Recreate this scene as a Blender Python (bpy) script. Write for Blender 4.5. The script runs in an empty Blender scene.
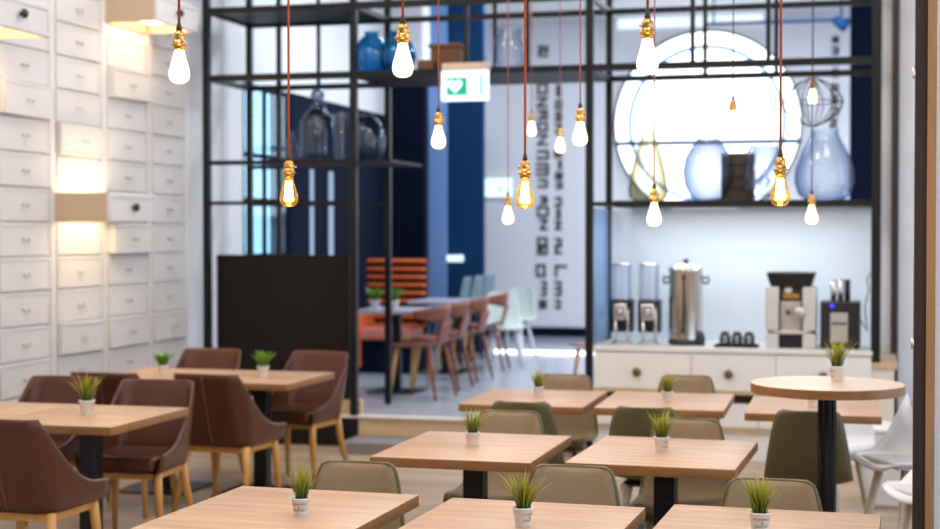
import bpy, bmesh, math, random
from mathutils import Vector, Matrix
PI = math.pi
rnd = random.Random(7)
SC = bpy.context.scene
COL = SC.collection

# ------------------------------------------------------------------ survey helpers (room frame, metres)
# x runs along the back wall, y into the room, the camera stands over the origin turned 15 degrees left
F, EYE, Y0 = 1520.0, 1.68, 232.5
TH = math.radians(15)
CT, ST = math.cos(TH), math.sin(TH)
def at(px, py, y):
    """room point seen at px,py on the plane at room depth y"""
    t = (px-470)/F
    Z = y/(ST*t+CT)
    return Vector((Z*(CT*t-ST), y, EYE-(py-Y0)/F*Z))
def atZ(px, py, Z):
    X = (px-470)/F*Z
    return Vector((X*CT-Z*ST, X*ST+Z*CT, EYE-(py-Y0)/F*Z))

# ------------------------------------------------------------------ materials
MATS = {}
def newmat(name):
    m = bpy.data.materials.new(name); m.use_nodes = True
    MATS[name] = m
    nt = m.node_tree
    b = nt.nodes['Principled BSDF']
    return m, nt, b
def L(nt, a, b): nt.links.new(a, b)
def pmat(name, col, rough=.5, metal=0, spec=.5, vary=0, vscale=8, bump=0, bscale=60, emit=None, estr=0, coat=0):
    m, nt, b = newmat(name)
    b.inputs['Base Color'].default_value = (*col, 1)
    b.inputs['Roughness'].default_value = rough
    b.inputs['Metallic'].default_value = metal
    b.inputs['Specular IOR Level'].default_value = spec
    b.inputs['Coat Weight'].default_value = coat
    tc = nt.nodes.new('ShaderNodeTexCoord')
    if vary:
        n = nt.nodes.new('ShaderNodeTexNoise'); n.inputs['Scale'].default_value = vscale; n.inputs['Detail'].default_value = 4
        L(nt, tc.outputs['Object'], n.inputs['Vector'])
        r = nt.nodes.new('ShaderNodeMapRange'); r.inputs['To Min'].default_value = 1-vary; r.inputs['To Max'].default_value = 1+vary
        L(nt, n.outputs['Fac'], r.inputs['Value'])
        mx = nt.nodes.new('ShaderNodeMix'); mx.data_type = 'RGBA'; mx.blend_type = 'MULTIPLY'; mx.inputs[0].default_value = 1
        mx.inputs[6].default_value = (*col, 1); L(nt, r.outputs['Result'], mx.inputs[7])
        L(nt, mx.outputs[2], b.inputs['Base Color'])
    if bump:
        n = nt.nodes.new('ShaderNodeTexNoise'); n.inputs['Scale'].default_value = bscale; n.inputs['Detail'].default_value = 3
        L(nt, tc.outputs['Object'], n.inputs['Vector'])
        bp = nt.nodes.new('ShaderNodeBump'); bp.inputs['Strength'].default_value = bump; bp.inputs['Distance'].default_value = .004
        L(nt, n.outputs['Fac'], bp.inputs['Height']); L(nt, bp.outputs['Normal'], b.inputs['Normal'])
    if emit:
        b.inputs['Emission Color'].default_value = (*emit, 1); b.inputs['Emission Strength'].default_value = estr
    return m
def wood(name, c1, c2, scale=(2.2, 22, 22), rough=.42, spec=.5, ring=5.0, planks=None, coat=0):
    """grain stretched along the object's x"""
    m, nt, b = newmat(name)
    tc = nt.nodes.new('ShaderNodeTexCoord')
    oi = nt.nodes.new('ShaderNodeObjectInfo')
    add = nt.nodes.new('ShaderNodeVectorMath'); add.operation = 'ADD'
    mul = nt.nodes.new('ShaderNodeMath'); mul.operation = 'MULTIPLY'; mul.inputs[1].default_value = 30
    L(nt, oi.outputs['Random'], mul.inputs[0]); L(nt, tc.outputs['Object'], add.inputs[0]); L(nt, mul.outputs[0], add.inputs[1])
    mp = nt.nodes.new('ShaderNodeMapping'); mp.inputs['Scale'].default_value = scale
    L(nt, add.outputs[0], mp.inputs['Vector'])
    n1 = nt.nodes.new('ShaderNodeTexNoise'); n1.inputs['Scale'].default_value = 1; n1.inputs['Detail'].default_value = 5; n1.inputs['Distortion'].default_value = 1.2
    L(nt, mp.outputs[0], n1.inputs['Vector'])
    w = nt.nodes.new('ShaderNodeTexWave'); w.wave_type = 'BANDS'; w.bands_direction = 'Y'; w.inputs['Scale'].default_value = ring/22; w.inputs['Distortion'].default_value = 9
    w.inputs['Detail'].default_value = 2; w.inputs['Detail Scale'].default_value = .6
    L(nt, mp.outputs[0], w.inputs['Vector'])
    av = nt.nodes.new('ShaderNodeMath'); av.operation = 'MULTIPLY_ADD'; av.inputs[1].default_value = .13
    L(nt, w.outputs['Fac'], av.inputs[0])
    s2 = nt.nodes.new('ShaderNodeMath'); s2.operation = 'MULTIPLY'; s2.inputs[1].default_value = .87
    L(nt, n1.outputs['Fac'], s2.inputs[0]); L(nt, s2.outputs[0], av.inputs[2])
    cr = nt.nodes.new('ShaderNodeValToRGB'); cr.color_ramp.elements[0].color = (*c1, 1); cr.color_ramp.elements[1].color = (*c2, 1)
    cr.color_ramp.elements[0].position = .25; cr.color_ramp.elements[1].position = .75
    L(nt, av.outputs[0], cr.inputs[0])
    out = cr.outputs[0]
    if planks:
        bk = nt.nodes.new('ShaderNodeTexBrick'); bk.inputs['Scale'].default_value = 1
        bk.inputs['Brick Width'].default_value = planks[0]; bk.inputs['Row Height'].default_value = planks[1]; bk.inputs['Mortar Size'].default_value = .004
        bk.inputs['Color1'].default_value = (.78, .78, .78, 1); bk.inputs['Color2'].default_value = (1.1, 1.1, 1.1, 1); bk.inputs['Mortar'].default_value = (.45, .42, .4, 1)
        L(nt, tc.outputs['Object'], bk.inputs['Vector'])
        mx = nt.nodes.new('ShaderNodeMix'); mx.data_type = 'RGBA'; mx.blend_type = 'MULTIPLY'; mx.inputs[0].default_value = 1
        L(nt, out, mx.inputs[6]); L(nt, bk.outputs['Color'], mx.inputs[7]); out = mx.outputs[2]
    L(nt, out, b.inputs['Base Color'])
    b.inputs['Roughness'].default_value = rough; b.inputs['Specular IOR Level'].default_value = spec; b.inputs['Coat Weight'].default_value = coat
    return m
def emis(name, col, s):
    m, nt, b = newmat(name)
    nt.nodes.remove(b)
    e = nt.nodes.new('ShaderNodeEmission'); e.inputs[0].default_value = (*col, 1); e.inputs[1].default_value = s
    L(nt, e.outputs[0], nt.nodes['Material Output'].inputs[0])
    m.cycles.emission_sampling = 'NONE'
    return m
def glassy(name, tint, refl=(1, 1, 1), base=.04, edge=.55, emit=None, estr=0, body=None, bodyfac=0, rim=1):
    """thin-walled glass: tinted see-through with a reflection that grows at grazing angles"""
    m, nt, b = newmat(name)
    nt.nodes.remove(b)
    t = nt.nodes.new('ShaderNodeBsdfTransparent'); t.inputs[0].default_value = (*tint, 1)
    g = nt.nodes.new('ShaderNodeBsdfGlossy'); g.inputs[0].default_value = (*refl, 1); g.inputs['Roughness'].default_value = .06
    lw = nt.nodes.new('ShaderNodeLayerWeight'); lw.inputs[0].default_value = .18
    tm = nt.nodes.new('ShaderNodeMix'); tm.data_type = 'RGBA'; tm.inputs[6].default_value = (*tint, 1); tm.inputs[7].default_value = (*[c**rim for c in tint], 1)
    lr = nt.nodes.new('ShaderNodeLayerWeight'); lr.inputs[0].default_value = .5
    L(nt, lr.outputs['Facing'], tm.inputs[0]); L(nt, tm.outputs[2], t.inputs[0])
    r = nt.nodes.new('ShaderNodeMapRange'); r.inputs['To Min'].default_value = base; r.inputs['To Max'].default_value = edge
    L(nt, lw.outputs['Facing'], r.inputs['Value'])
    mx = nt.nodes.new('ShaderNodeMixShader'); L(nt, r.outputs['Result'], mx.inputs[0]); L(nt, t.outputs[0], mx.inputs[1]); L(nt, g.outputs[0], mx.inputs[2])
    out = mx.outputs[0]
    if body:
        d = nt.nodes.new('ShaderNodeBsdfDiffuse'); d.inputs[0].default_value = (*body, 1)
        m2 = nt.nodes.new('ShaderNodeMixShader'); m2.inputs[0].default_value = bodyfac
        L(nt, out, m2.inputs[1]); L(nt, d.outputs[0], m2.inputs[2]); out = m2.outputs[0]
    if emit:
        e = nt.nodes.new('ShaderNodeEmission'); e.inputs[0].default_value = (*emit, 1); e.inputs[1].default_value = estr
        a = nt.nodes.new('ShaderNodeAddShader'); L(nt, out, a.inputs[0]); L(nt, e.outputs[0], a.inputs[1]); out = a.outputs[0]
        m.cycles.emission_sampling = 'NONE'
    L(nt, out, nt.nodes['Material Output'].inputs[0])
    return m
def grassmat(name):
    m, nt, b = newmat(name)
    a = nt.nodes.new('ShaderNodeVertexColor'); a.layer_name = 'blade'
    L(nt, a.outputs['Color'], b.inputs['Base Color'])
    b.inputs['Roughness'].default_value = .45
    return m

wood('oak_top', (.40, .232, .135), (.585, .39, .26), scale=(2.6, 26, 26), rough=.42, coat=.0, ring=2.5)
wood('oak_edge', (.22, .095, .028), (.32, .15, .05), rough=.5, ring=2)  # edge banding, with the shade on table edges darkening its colour too
wood('pale_oak', (.54, .40, .30), (.64, .50, .39), rough=.42, ring=2)
wood('oak_leg', (.50, .24, .055), (.62, .33, .09), scale=(20, 20, 3), rough=.42)
wood('ash_leg', (.50, .40, .30), (.62, .52, .41), scale=(20, 20, 3), rough=.45)
wood('walnut', (.17, .042, .020), (.25, .066, .030), rough=.42, coat=.05)
wood('floor_oak', (.37, .265, .185), (.52, .39, .285), scale=(1.4, 16, 16), rough=.38, planks=(1.6, .16))
wood('riser_oak', (.50, .35, .21), (.64, .47, .30), rough=.45)
pmat('leather', (.088, .027, .014), .31, spec=.34, vary=.12, vscale=6, bump=.12, bscale=160)
pmat('stitch', (.20, .10, .07), .6)
pmat('olive', (.108, .090, .038), .45, vary=.06)
pmat('olive_dark', (.040, .034, .014), .5)
pmat('pad_fabric', (.29, .213, .132), .85, spec=.2, vary=.10, vscale=90, bump=.3, bscale=380)
pmat('black_metal', (.006, .007, .009), .38, spec=.3)
pmat('dark_metal', (.012, .013, .016), .5, spec=.3)
pmat('black_panel', (.009, .006, .006), .6, spec=.2, vary=.15, vscale=3)
pmat('white_paint', (.76, .74, .735), .5, vary=.03, vscale=5)
pmat('drawer_paint', (.67, .65, .655), .5, vary=.03, vscale=5)
pmat('white_line', (.80, .79, .78), .5)
pmat('wall_white', (.72, .715, .74), .6, vary=.02)
pmat('ceiling_white', (.8, .8, .8), .8)
pmat('cream', (.72, .66, .58), .6)
pmat('lamp_tan', (.55, .42, .30), .6)
pmat('knob_black', (.02, .018, .016), .35)
pmat('brass_knob', (.16, .11, .05), .4, metal=.7)
pmat('pull_grey', (.52, .51, .50), .35, metal=.4)
pmat('brass', (.62, .36, .11), .30, metal=1, vary=.35, vscale=90)
pmat('cord_red', (.42, .075, .02), .8)
pmat('cord_pink', (.45, .12, .10), .8)
pmat('cord_dark', (.05, .012, .02), .8)
pmat('grip_dark', (.06, .025, .015), .5)
pmat('pot_white', (.80, .78, .78), .45, vary=.08, vscale=40)
pmat('soil', (.03, .022, .014), .9, bump=.5)
pmat('ink', (.05, .045, .05), .6)
grassmat('grass')
pmat('steel', (.72, .70, .68), .22, metal=1)
pmat('steel_soft', (.62, .60, .58), .35, metal=.85)
pmat('silver_plastic', (.62, .60, .58), .35, metal=.15)
pmat('black_plastic', (.014, .014, .017), .3)
pmat('coffee_beans', (.10, .04, .015), .5, bump=1, bscale=80)
pmat('amber_label', (.55, .28, .04), .5)
pmat('backsplash', (.74, .80, .87), .22, spec=.6)
pmat('navy', (.003, .006, .020), .8, spec=.08)
pmat('navy_blue', (.004, .045, .13), .7, spec=.15)
pmat('sky_paint', (.22, .40, .78), .55)
pmat('far_white', (.74, .74, .78), .6)
pmat('platform_floor', (.46, .49, .56), .16, spec=.6, vary=.2, vscale=1.2)
pmat('step_grey', (.20, .19, .20), .5)
pmat('nosing', (.70, .66, .60), .4)
pmat('orange_fabric', (.60, .115, .022), .65)
pmat('orange_gap', (.06, .012, .006), .8)
pmat('pink_seat', (.55, .20, .15), .6)
pmat('grey_top', (.42, .42, .50), .3)
pmat('mint', (.66, .74, .71), .35)
pmat('grey_blue', (.14, .22, .27), .5)
pmat('white_plastic', (.74, .76, .82), .3)
pmat('stool_pad', (.62, .63, .68), .5)
pmat('brown_frame', (.030, .014, .009), .45)
wood('jamb_oak', (.27, .135, .055), (.38, .20, .09), scale=(20, 20, 2), rough=.45)
pmat('dark_wood', (.055, .028, .016), .5)
pmat('carton', (.16, .065, .025), .7)
pmat('sign_green', (.005, .25, .16), .4, emit=(.002, .45, .27), estr=.7)
pmat('sign_white', (.6, .7, .75), .4, emit=(.72, .93, 1), estr=1.0)
pmat('sign_housing', (.62, .48, .38), .5)
pmat('blue_led', (.02, .03, .5), .4, emit=(.05, .05, 1), estr=2)
emis('filament', (1, .62, .24), 60)
emis('lamp_glow', (1, .74, .42), 9)
emis('daylight', (.90, .96, 1), 3.0)
emis('daylight_soft', (.78, .90, 1), 1.25)
emis('slit_light', (.50, .72, 1), .75)
emis('sun_patch_glow', (.92, .98, 1), 4.0)  # emission for the sun patch on the platform floor
glassy('bulb_amber', (1, .80, .42), (1, .72, .30), .05, .75, emit=(1, .50, .08), estr=.14)
glassy('bulb_lit', (1, .93, .80), (1, .80, .5), .05, .5, emit=(1, .82, .55), estr=1.5)
glassy('glass_clear', (.88, .91, .95), (.85, .92, 1), .04, .35, body=(.55, .62, .72), bodyfac=.03, rim=14)
glassy('canister', (.95, .96, .98), (.9, .95, 1), .05, .45, body=(.75, .77, .85), bodyfac=.06, rim=3)
glassy('glass_green', (.90, .88, .76), (.9, .95, .8), .06, .55, body=(.50, .42, .22), bodyfac=.05, rim=14)
glassy('glass_grey', (.74, .78, .86), (.8, .88, 1), .05, .35, body=(.30, .36, .46), bodyfac=.10, rim=6)
glassy('glass_dark', (.50, .58, .66), (.7, .82, .95), .08, .6, body=(.05, .07, .10), bodyfac=.2, rim=3)
glassy('glass_blue', (.10, .42, .72), (.5, .8, 1), .08, .6, body=(.02, .20, .45), bodyfac=.3, rim=2)
glassy('blue_pane', (.52, .74, .84), (.8, .9, 1), .03, .3)
glassy('window_pane', (.93, .97, 1), (1, 1, 1), .03, .35)
glassy('side_glass', (.55, .70, .86), (.8, .9, 1), .08, .5, body=(.40, .55, .75), bodyfac=.35)

# ------------------------------------------------------------------ mesh builder
class MB:
    def __init__(s): s.bm = bmesh.new(); s.mats = []; s.mi = 0
    def use(s, name):
        if name not in s.mats: s.mats.append(name)
        s.mi = s.mats.index(name); return s
    def _add(s, verts, faces, M=None, smooth=False):
        vs = [s.bm.verts.new(M @ Vector(v) if M else Vector(v)) for v in verts]
        out = []
        for f in faces:
            try: fc = s.bm.faces.new([vs[i] for i in f])
            except ValueError: continue
            fc.material_index = s.mi; fc.smooth = smooth; out.append(fc)
        return vs, out
    def box(s, x0, x1, y0, y1, z0, z1, bevel=0, seg=2, M=None):
        vs, fs = s._add([(x, y, z) for x in (x0, x1) for y in (y0, y1) for z in (z0, z1)],
            [(0, 1, 3, 2), (4, 6, 7, 5), (0, 4, 5, 1), (2, 3, 7, 6), (0, 2, 6, 4), (1, 5, 7, 3)], M)
        if bevel:
            es = list({e for f in fs for e in f.edges})
            r = bmesh.ops.bevel(s.bm, geom=es, offset=bevel, segments=seg, affect='EDGES', profile=.5)
            for f in r['faces']: f.material_index = s.mi; f.smooth = True
        return s
    def tube(s, pts, rad, n=10, caps=True, M=None):
        pts = [Vector(p) for p in pts]
        rads = rad if isinstance(rad, (list, tuple)) else [rad]*len(pts)
        rings = []; up = None
        for i, p in enumerate(pts):
            d = (pts[min(i+1, len(pts)-1)]-pts[max(i-1, 0)]).normalized()
            if up is None:
                up = Vector((0, 0, 1)) if abs(d.z) < .9 else Vector((1, 0, 0))
            a = d.cross(up).normalized(); b = a.cross(d).normalized(); up = b
            rings.append([p+(a*math.cos(2*PI*k/n)+b*math.sin(2*PI*k/n))*rads[i] for k in range(n)])
        v = [q for r in rings for q in r]; f = []
        for i in range(len(rings)-1):
            for k in range(n):
                f.append((i*n+k, i*n+(k+1) % n, (i+1)*n+(k+1) % n, (i+1)*n+k))
        if caps: f += [tuple(range(n))[::-1], tuple((len(rings)-1)*n+k for k in range(n))]
        s._add(v, f, M, True); return s
    def lathe(s, prof, n=24, M=None, smooth=True):
        """prof = [(r, z)], r = 0 closes on the axis"""
        v = []; idx = []
        for r, z in prof:
            if r < 1e-6: idx.append([len(v)]*n); v.append((0, 0, z))
            else:
                idx.append(list(range(len(v), len(v)+n)))
                v += [(r*math.cos(2*PI*k/n), r*math.sin(2*PI*k/n), z) for k in range(n)]
        f = []
        for i in range(len(prof)-1):
            for k in range(n):
                q = []
                for w in (idx[i][k], idx[i][(k+1) % n], idx[i+1][(k+1) % n], idx[i+1][k]):
                    if w not in q: q.append(w)
                if len(q) > 2: f.append(tuple(q))
        s._add(v, f, M, smooth); return s
    def grid(s, rows, closed=False, M=None, smooth=True):
        n = len(rows[0]); v = [p for r in rows for p in r]; f = []
        for i in range(len(rows)-1):
            for k in range(n if closed else n-1):
                f.append((i*n+k, i*n+(k+1) % n, (i+1)*n+(k+1) % n, (i+1)*n+k))
        return s._add(v, f, M, smooth)
    def shell(s, rows, thick, M=None):
        """two-sided sheet from a grid of points, thickened along its normals"""
        R, C = len(rows), len(rows[0])
        P = [[Vector(p) for p in r] for r in rows]
        N = [[None]*C for _ in range(R)]
        for i in range(R):
            for k in range(C):
                du = P[i][min(k+1, C-1)]-P[i][max(k-1, 0)]; dv = P[min(i+1, R-1)][k]-P[max(i-1, 0)][k]
                c = du.cross(dv); N[i][k] = c.normalized() if c.length > 1e-9 else Vector((0, 0, 1))
        loop = []
        for i in range(R):
            a = P[i]; b = [P[i][k]+N[i][k]*thick for k in range(C)]
            loop.append(a+b[::-1])
        s.grid(loop, closed=True, M=M)
        v0 = [P[0][k] for k in range(C)]+[P[0][k]+N[0][k]*thick for k in range(C)]
        for r in (0, R-1):
            v = [P[r][k] for k in range(C)]+[P[r][k]+N[r][k]*thick for k in range(C)]
            s._add(v, [(k, k+1, C+k+1, C+k) for k in range(C-1)], M, True)
        return s
    def build(s, name, mat=None, parent=None, loc=None, weld=True):
        if weld: bmesh.ops.remove_doubles(s.bm, verts=s.bm.verts[:], dist=1e-5)
        bmesh.ops.recalc_face_normals(s.bm, faces=s.bm.faces[:])
        me = bpy.data.meshes.new(name); s.bm.to_mesh(me); s.bm.free()
        for mname in (s.mats if s.mats else [mat]): me.materials.append(MATS[mname])
        o = bpy.data.objects.new(name, me); COL.objects.link(o)
        if parent: o.parent = parent
        if loc is not None: o.location = loc
        return o
def sharp(o, angle=40):
    me = o.data
    me.polygons.foreach_set('use_smooth', [True]*len(me.polygons))
    try: me.set_sharp_from_angle(angle=math.radians(angle))
    except Exception: pass
    return o
def T(x=0, y=0, z=0): return Matrix.Translation((x, y, z))
def thing(name, label, cat, loc=(0, 0, 0), rz=0, group=None):
    o = bpy.data.objects.new(name, None); COL.objects.link(o); o.empty_display_size = .1
    o.location = loc; o.rotation_euler = (0, 0, rz)
    return tag(o, label, cat, group)
def tag(o, label, cat, group=None):
    o['label'] = label; o['category'] = cat
    if group: o['group'] = group
    return o
def struct(name, mb, mat=None):
    o = mb.build(name, mat); o['kind'] = 'structure'; return o
def dup(root, loc, rz, label, group=None, scale=None):
    r = root.copy(); COL.objects.link(r); r.location = loc; r.rotation_euler = (0, 0, rz)
    r['label'] = label
    if group: r['group'] = group
    if scale: r.scale = (scale,)*3
    for ch in list(root.children):
        c = ch.copy(); COL.objects.link(c); c.parent = r
        for g in list(ch.children):
            d = g.copy(); COL.objects.link(d); d.parent = c
    return r

# ------------------------------------------------------------------ the room
XL = -5.39           # left wall
YF, YB = 11.27, 12.13  # front and back planes of the metal shelving
YW, ZP, ZC = 20.6, .24, 4.6  # far wall, platform height, ceiling
XR = 3.2
m = MB(); m.box(XL-.2, XR, -4, YF+.02, -.08, 0); struct('floor', m, 'floor_oak').rotation_euler = (0, 0, 0)
m = MB(); m.box(XL-.2, XR, YF+.02, YW, -.08, ZP); struct('floor_platform', m, 'platform_floor')
m = MB(); m.box(XL-.2, XR+.2, -4, YW+.2, ZC, ZC+.1); struct('ceiling', m, 'ceiling_white')
# left wall: solid as far as the shelving, then windows, then solid again
yw0, yw1 = 12.42, 13.5
zs = at(270, 88, 13.0).z
m = MB()
m.box(XL-.2, XL, -4, yw0, 0, ZC); m.box(XL-.2, XL, yw0, yw1, 0, .9); m.box(XL-.2, XL, yw0, YW, zs, ZC)
struct('wall_left', m, 'wall_white')
ysl = [yw1, 14.01, 14.10, 14.54, 14.66, YW]
m = MB()
for a, b in ((0, 1), (2, 3), (4, 5)): m.box(XL-.2, XL+.01, ysl[a], ysl[b], 0, zs)
for a, b in ((1, 2), (3, 4)): m.box(XL-.2, XL+.01, ysl[a], ysl[b], 0, 1.25); m.box(XL-.2, XL+.01, ysl[a], ysl[b], 2.2, zs)
struct('wall_left_navy', m, 'navy')
for i, (a, b) in enumerate(((1, 2), (3, 4))):
    m = MB().use('slit_light'); m.box(XL+.002, XL+.016, ysl[a], ysl[b], 1.25, 2.3); struct('window_%d' % (i+4), m)
m = MB().use('navy')
for y in (yw0, yw0+.5, yw1-.02): m.box(XL-.03, XL, y-.02, y+.02, .9, zs)
for z in (.9, 1.45, 1.95, 2.35, zs-.05): m.box(XL-.03, XL, yw0, yw1, z, z+.04)
m.use('blue_pane').box(XL-.02, XL-.012, yw0, yw1, .9, zs)
struct('window_1', m)
# far wall with its round window, navy side wall
xw = at(483, 200, YW).x
m = MB(); m.box(xw, XR, YW, YW+.15, ZP, ZC); struct('wall_back', m, 'far_white')
m = MB(); m.box(xw, XR, YW-.025, YW, ZP, ZP+.13); struct('baseboard_back', m, 'navy')
yn = 17.5
xc0, xc1, xs = at(425, 200, yn).x, at(447, 200, yn).x, at(483, 200, yn).x
m = MB(); m.box(xc1, xs, yn+.02, yn+.10, ZP, ZC); struct('wall_back_navy', m, 'navy_blue')
m = MB(); m.box(xc0, xc1, yn, yn+.10, ZP, ZC); struct('pillar', m, 'sky_paint')
yd = 16.5
xd = at(425, 0, yd).x
zt = at(330, 88, yd).z
m = MB(); m.box(XL+.01, xd, yd, yd+.15, ZP, zt); struct('wall_navy', m, 'navy')
m = MB(); m.box(XL, xd, yd-.1, yd+.2, zt, ZC); struct('wall_navy_upper', m, 'far_white')
# right side of the platform room
m = MB(); m.box(XR, XR+.15, YF, YW, 0, ZC); struct('wall_right_platform', m, 'far_white')
xn0, xn1 = at(849, 100, 17).x, at(900, 100, 17).x
m = MB(); m.box(xn0, xn1+.4, 17, 17.15, ZP, ZC); struct('wall_right_navy', m, 'navy')
# wall at the right end of the shelving
xr0 = at(881, 200, YB).x
m = MB(); m.box(xr0, XR, YB-.02, YB+.12, 0, ZC); struct('wall_right_end', m, 'wall_white')
xt0, xt1 = at(891, 0, YB-.06).x, at(898.5, 0, YB-.06).x
m = MB().use('brown_frame'); m.box(xt0, xt1, YB-.08, YB-.02, .0, ZC); struct('trim_1', m)
# round window high in the far wall
rc = at(706, 124, YW-.06); R = 91*21.0/F
m = MB().use('daylight')
M = T(rc.x, YW-.03, rc.z) @ Matrix.Rotation(PI/2, 4, 'X')
m.lathe([(0, .0), (R*.80, .0)], 64, M, False)
m.use('sky_paint').lathe([(R*.80, -.01), (R*.80, .07), (R*.84, .07), (R*.84, -.01)], 64, M, False)
m.use('daylight').lathe([(R*.84, .0), (R*.98, .0)], 64, M, False)
m.use('navy').lathe([(R*.98, -.01), (R*.98, .06), (R, .06), (R, -.01)], 64, M, False)
zb_ = at(700, 142.5, YW-.1).z; m.use('navy_blue').box(rc.x-R*.99, rc.x+R*.99, YW-.10, YW-.03, zb_-.03, zb_+.03)
struct('window_2', m)
# clerestory strip over it
a, b = at(618, 30, YW), at(762, 6, YW)
m = MB().use('daylight_soft'); m.box(a.x, b.x, YW-.05, YW-.01, a.z, min(b.z, ZC-.02)); struct('window_3', m)
# risers and step between the dining floor and the platform
px0, px1 = at(358, 0, YF).x, at(588, 0, YF).x
m = MB(); m.box(px0, px1, YF, YF+.02, 0, ZP-.012); struct('trim_riser', m, 'riser_oak')
m = MB(); m.box(px0, px1, YF-.02, YF+.10, ZP-.012, ZP+.002); struct('trim_nosing', m, 'nosing')
m = MB(); m.box(px0, px1, YF-.42, YF, 0, .09); struct('step', m, 'step_grey')
m = MB(); m.box(XL, px0, YF-.02, YF+.02, 0, ZP-.012); struct('trim_dark_riser', m, 'black_panel')
m = MB(); m.box(XL, px0, YF-.03, YF+.05, ZP-.012, ZP+.004); struct('trim_left_nosing', m, 'nosing')
m = MB(); m.box(XL-.2, 2.05, -4.15, -4, 0, ZC); struct('wall_added_unseen', m, 'wall_white')  # unseen wall behind the camera, added to cut frontal fill
# right dining wall and the door frame that stands near the camera
m = MB(); m.box(1.9, 2.05, -4, YB, 0, .5); m.box(1.9, 2.05, -4, YB, 3.4, ZC); m.box(1.9, 2.05, 7.4, 7.6, .5, 3.4); struct('wall_right', m, 'wall_white')
m = MB().use('window_pane'); m.box(1.97, 1.98, -4, YB, .5, 3.4); struct('window_6', m)
yp = 5.67
q = [at(p, 0, yp).x for p in (914.3, 926.5, 935.5)]
m = MB().use('brown_frame'); m.box(q[0], q[1], yp, yp+.10, 0, 2.9)
m.use('steel').tube([(q[0]-.004, yp-.004, at(914, 349, yp).z), (q[0]-.004, yp-.004, at(914, 338, yp).z)], .006, 8)
m.tube([(q[0]-.004, yp-.004, at(914, 79, yp).z), (q[0]-.004, yp-.004, at(914, 68, yp).z)], .006, 8)
struct('door_1', m)
m = MB().use('jamb_oak'); m.box(q[1], q[2], yp-.02, yp+.12, 0, 2.95); struct('trim_2', m)
m = MB(); m.box(q[2], 1.9, yp, yp+.10, 0, ZC); m.box(q[0], q[2], yp, yp+.1, 2.95, ZC); struct('wall_partition', m, 'wall_white')

# ------------------------------------------------------------------ wall of drawers on the left
root = thing('drawer_cabinet', 'white wall unit of small drawers with pulls covering the left wall', 'cabinet', (XL, 0, 0))
cols = [7.06, 7.76, 8.47, 9.17, 9.88, 10.58, 11.22]
P0, PITCH = 1.749, .227
m = MB().use('drawer_paint'); m.box(0, .012, cols[0], cols[-1], .10, 4.3)
for c in cols: m.box(0, .028, c-.035, c+.035, .10, 4.3, .004, 1)
m.box(0, .05, cols[0]-.03, cols[-1]+.03, 0, .10, .004, 1)
m.build('frame', None, root)
def drawer_wall(c, k, out, tilt):
    y0, y1 = cols[c]+.045, cols[c+1]-.045
    z0, z1 = P0+PITCH*k+.005, P0+PITCH*(k+1)-.005
    w, h = (y1-y0)/2, (z1-z0)/2
    M = T(0, (y0+y1)/2, (z0+z1)/2) @ Matrix.Rotation(tilt, 4, 'X')
    mb = MB().use('drawer_paint')
    mb.box(.005, .026+out, -w, w, -h, h, .003, 2, M)
    r = .026                                                # raised border round the sunken field
    for a in ((-w, w, -h, -h+r), (-w, w, h-r, h), (-w, -w+r, -h+r, h-r), (w-r, w, -h+r, h-r)):
        mb.box(.024+out, .031+out, a[0]+.002, a[1]-.002, a[2]+.002, a[3]-.002, .004, 1, M)
    d = mb.build('drawer', None, root)
    hb = MB().use('pull_grey')
    pts = [(.032+out+.022*math.sin(PI*q/6), -.035*math.cos(PI*q/6), -.012*math.sin(PI*q/6)) for q in range(7)]
    hb.tube(pts, .005, 8, M=M)
    hb.tube([(.03+out, -.035, 0), (.034+out, -.035, 0)], .009, 8, M=M); hb.tube([(.03+out, .035, 0), (.034+out, .035, 0)], .009, 8, M=M)
    hb.build('pull_handle', None, d)
rw = random.Random(11)
special = {(2, 3): .045, (4, 4): .05, (3, 2): .035, (4, -1): .055, (3, -4): .03, (4, -4): .03, (5, -4): .03}
lampslots = {(1, 5), (3, 0), (4, 6)}
for c in range(1, 6):
    for k in range(-6, 8):
        if (c, k) in lampslots: continue
        o_ = special.get((c, k), rw.choice([0, 0, .001, .002, .004]))
        drawer_wall(c, k, o_, math.radians(rw.choice([0, 0, 0, .3, -.3, .7, -.6])))
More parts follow.
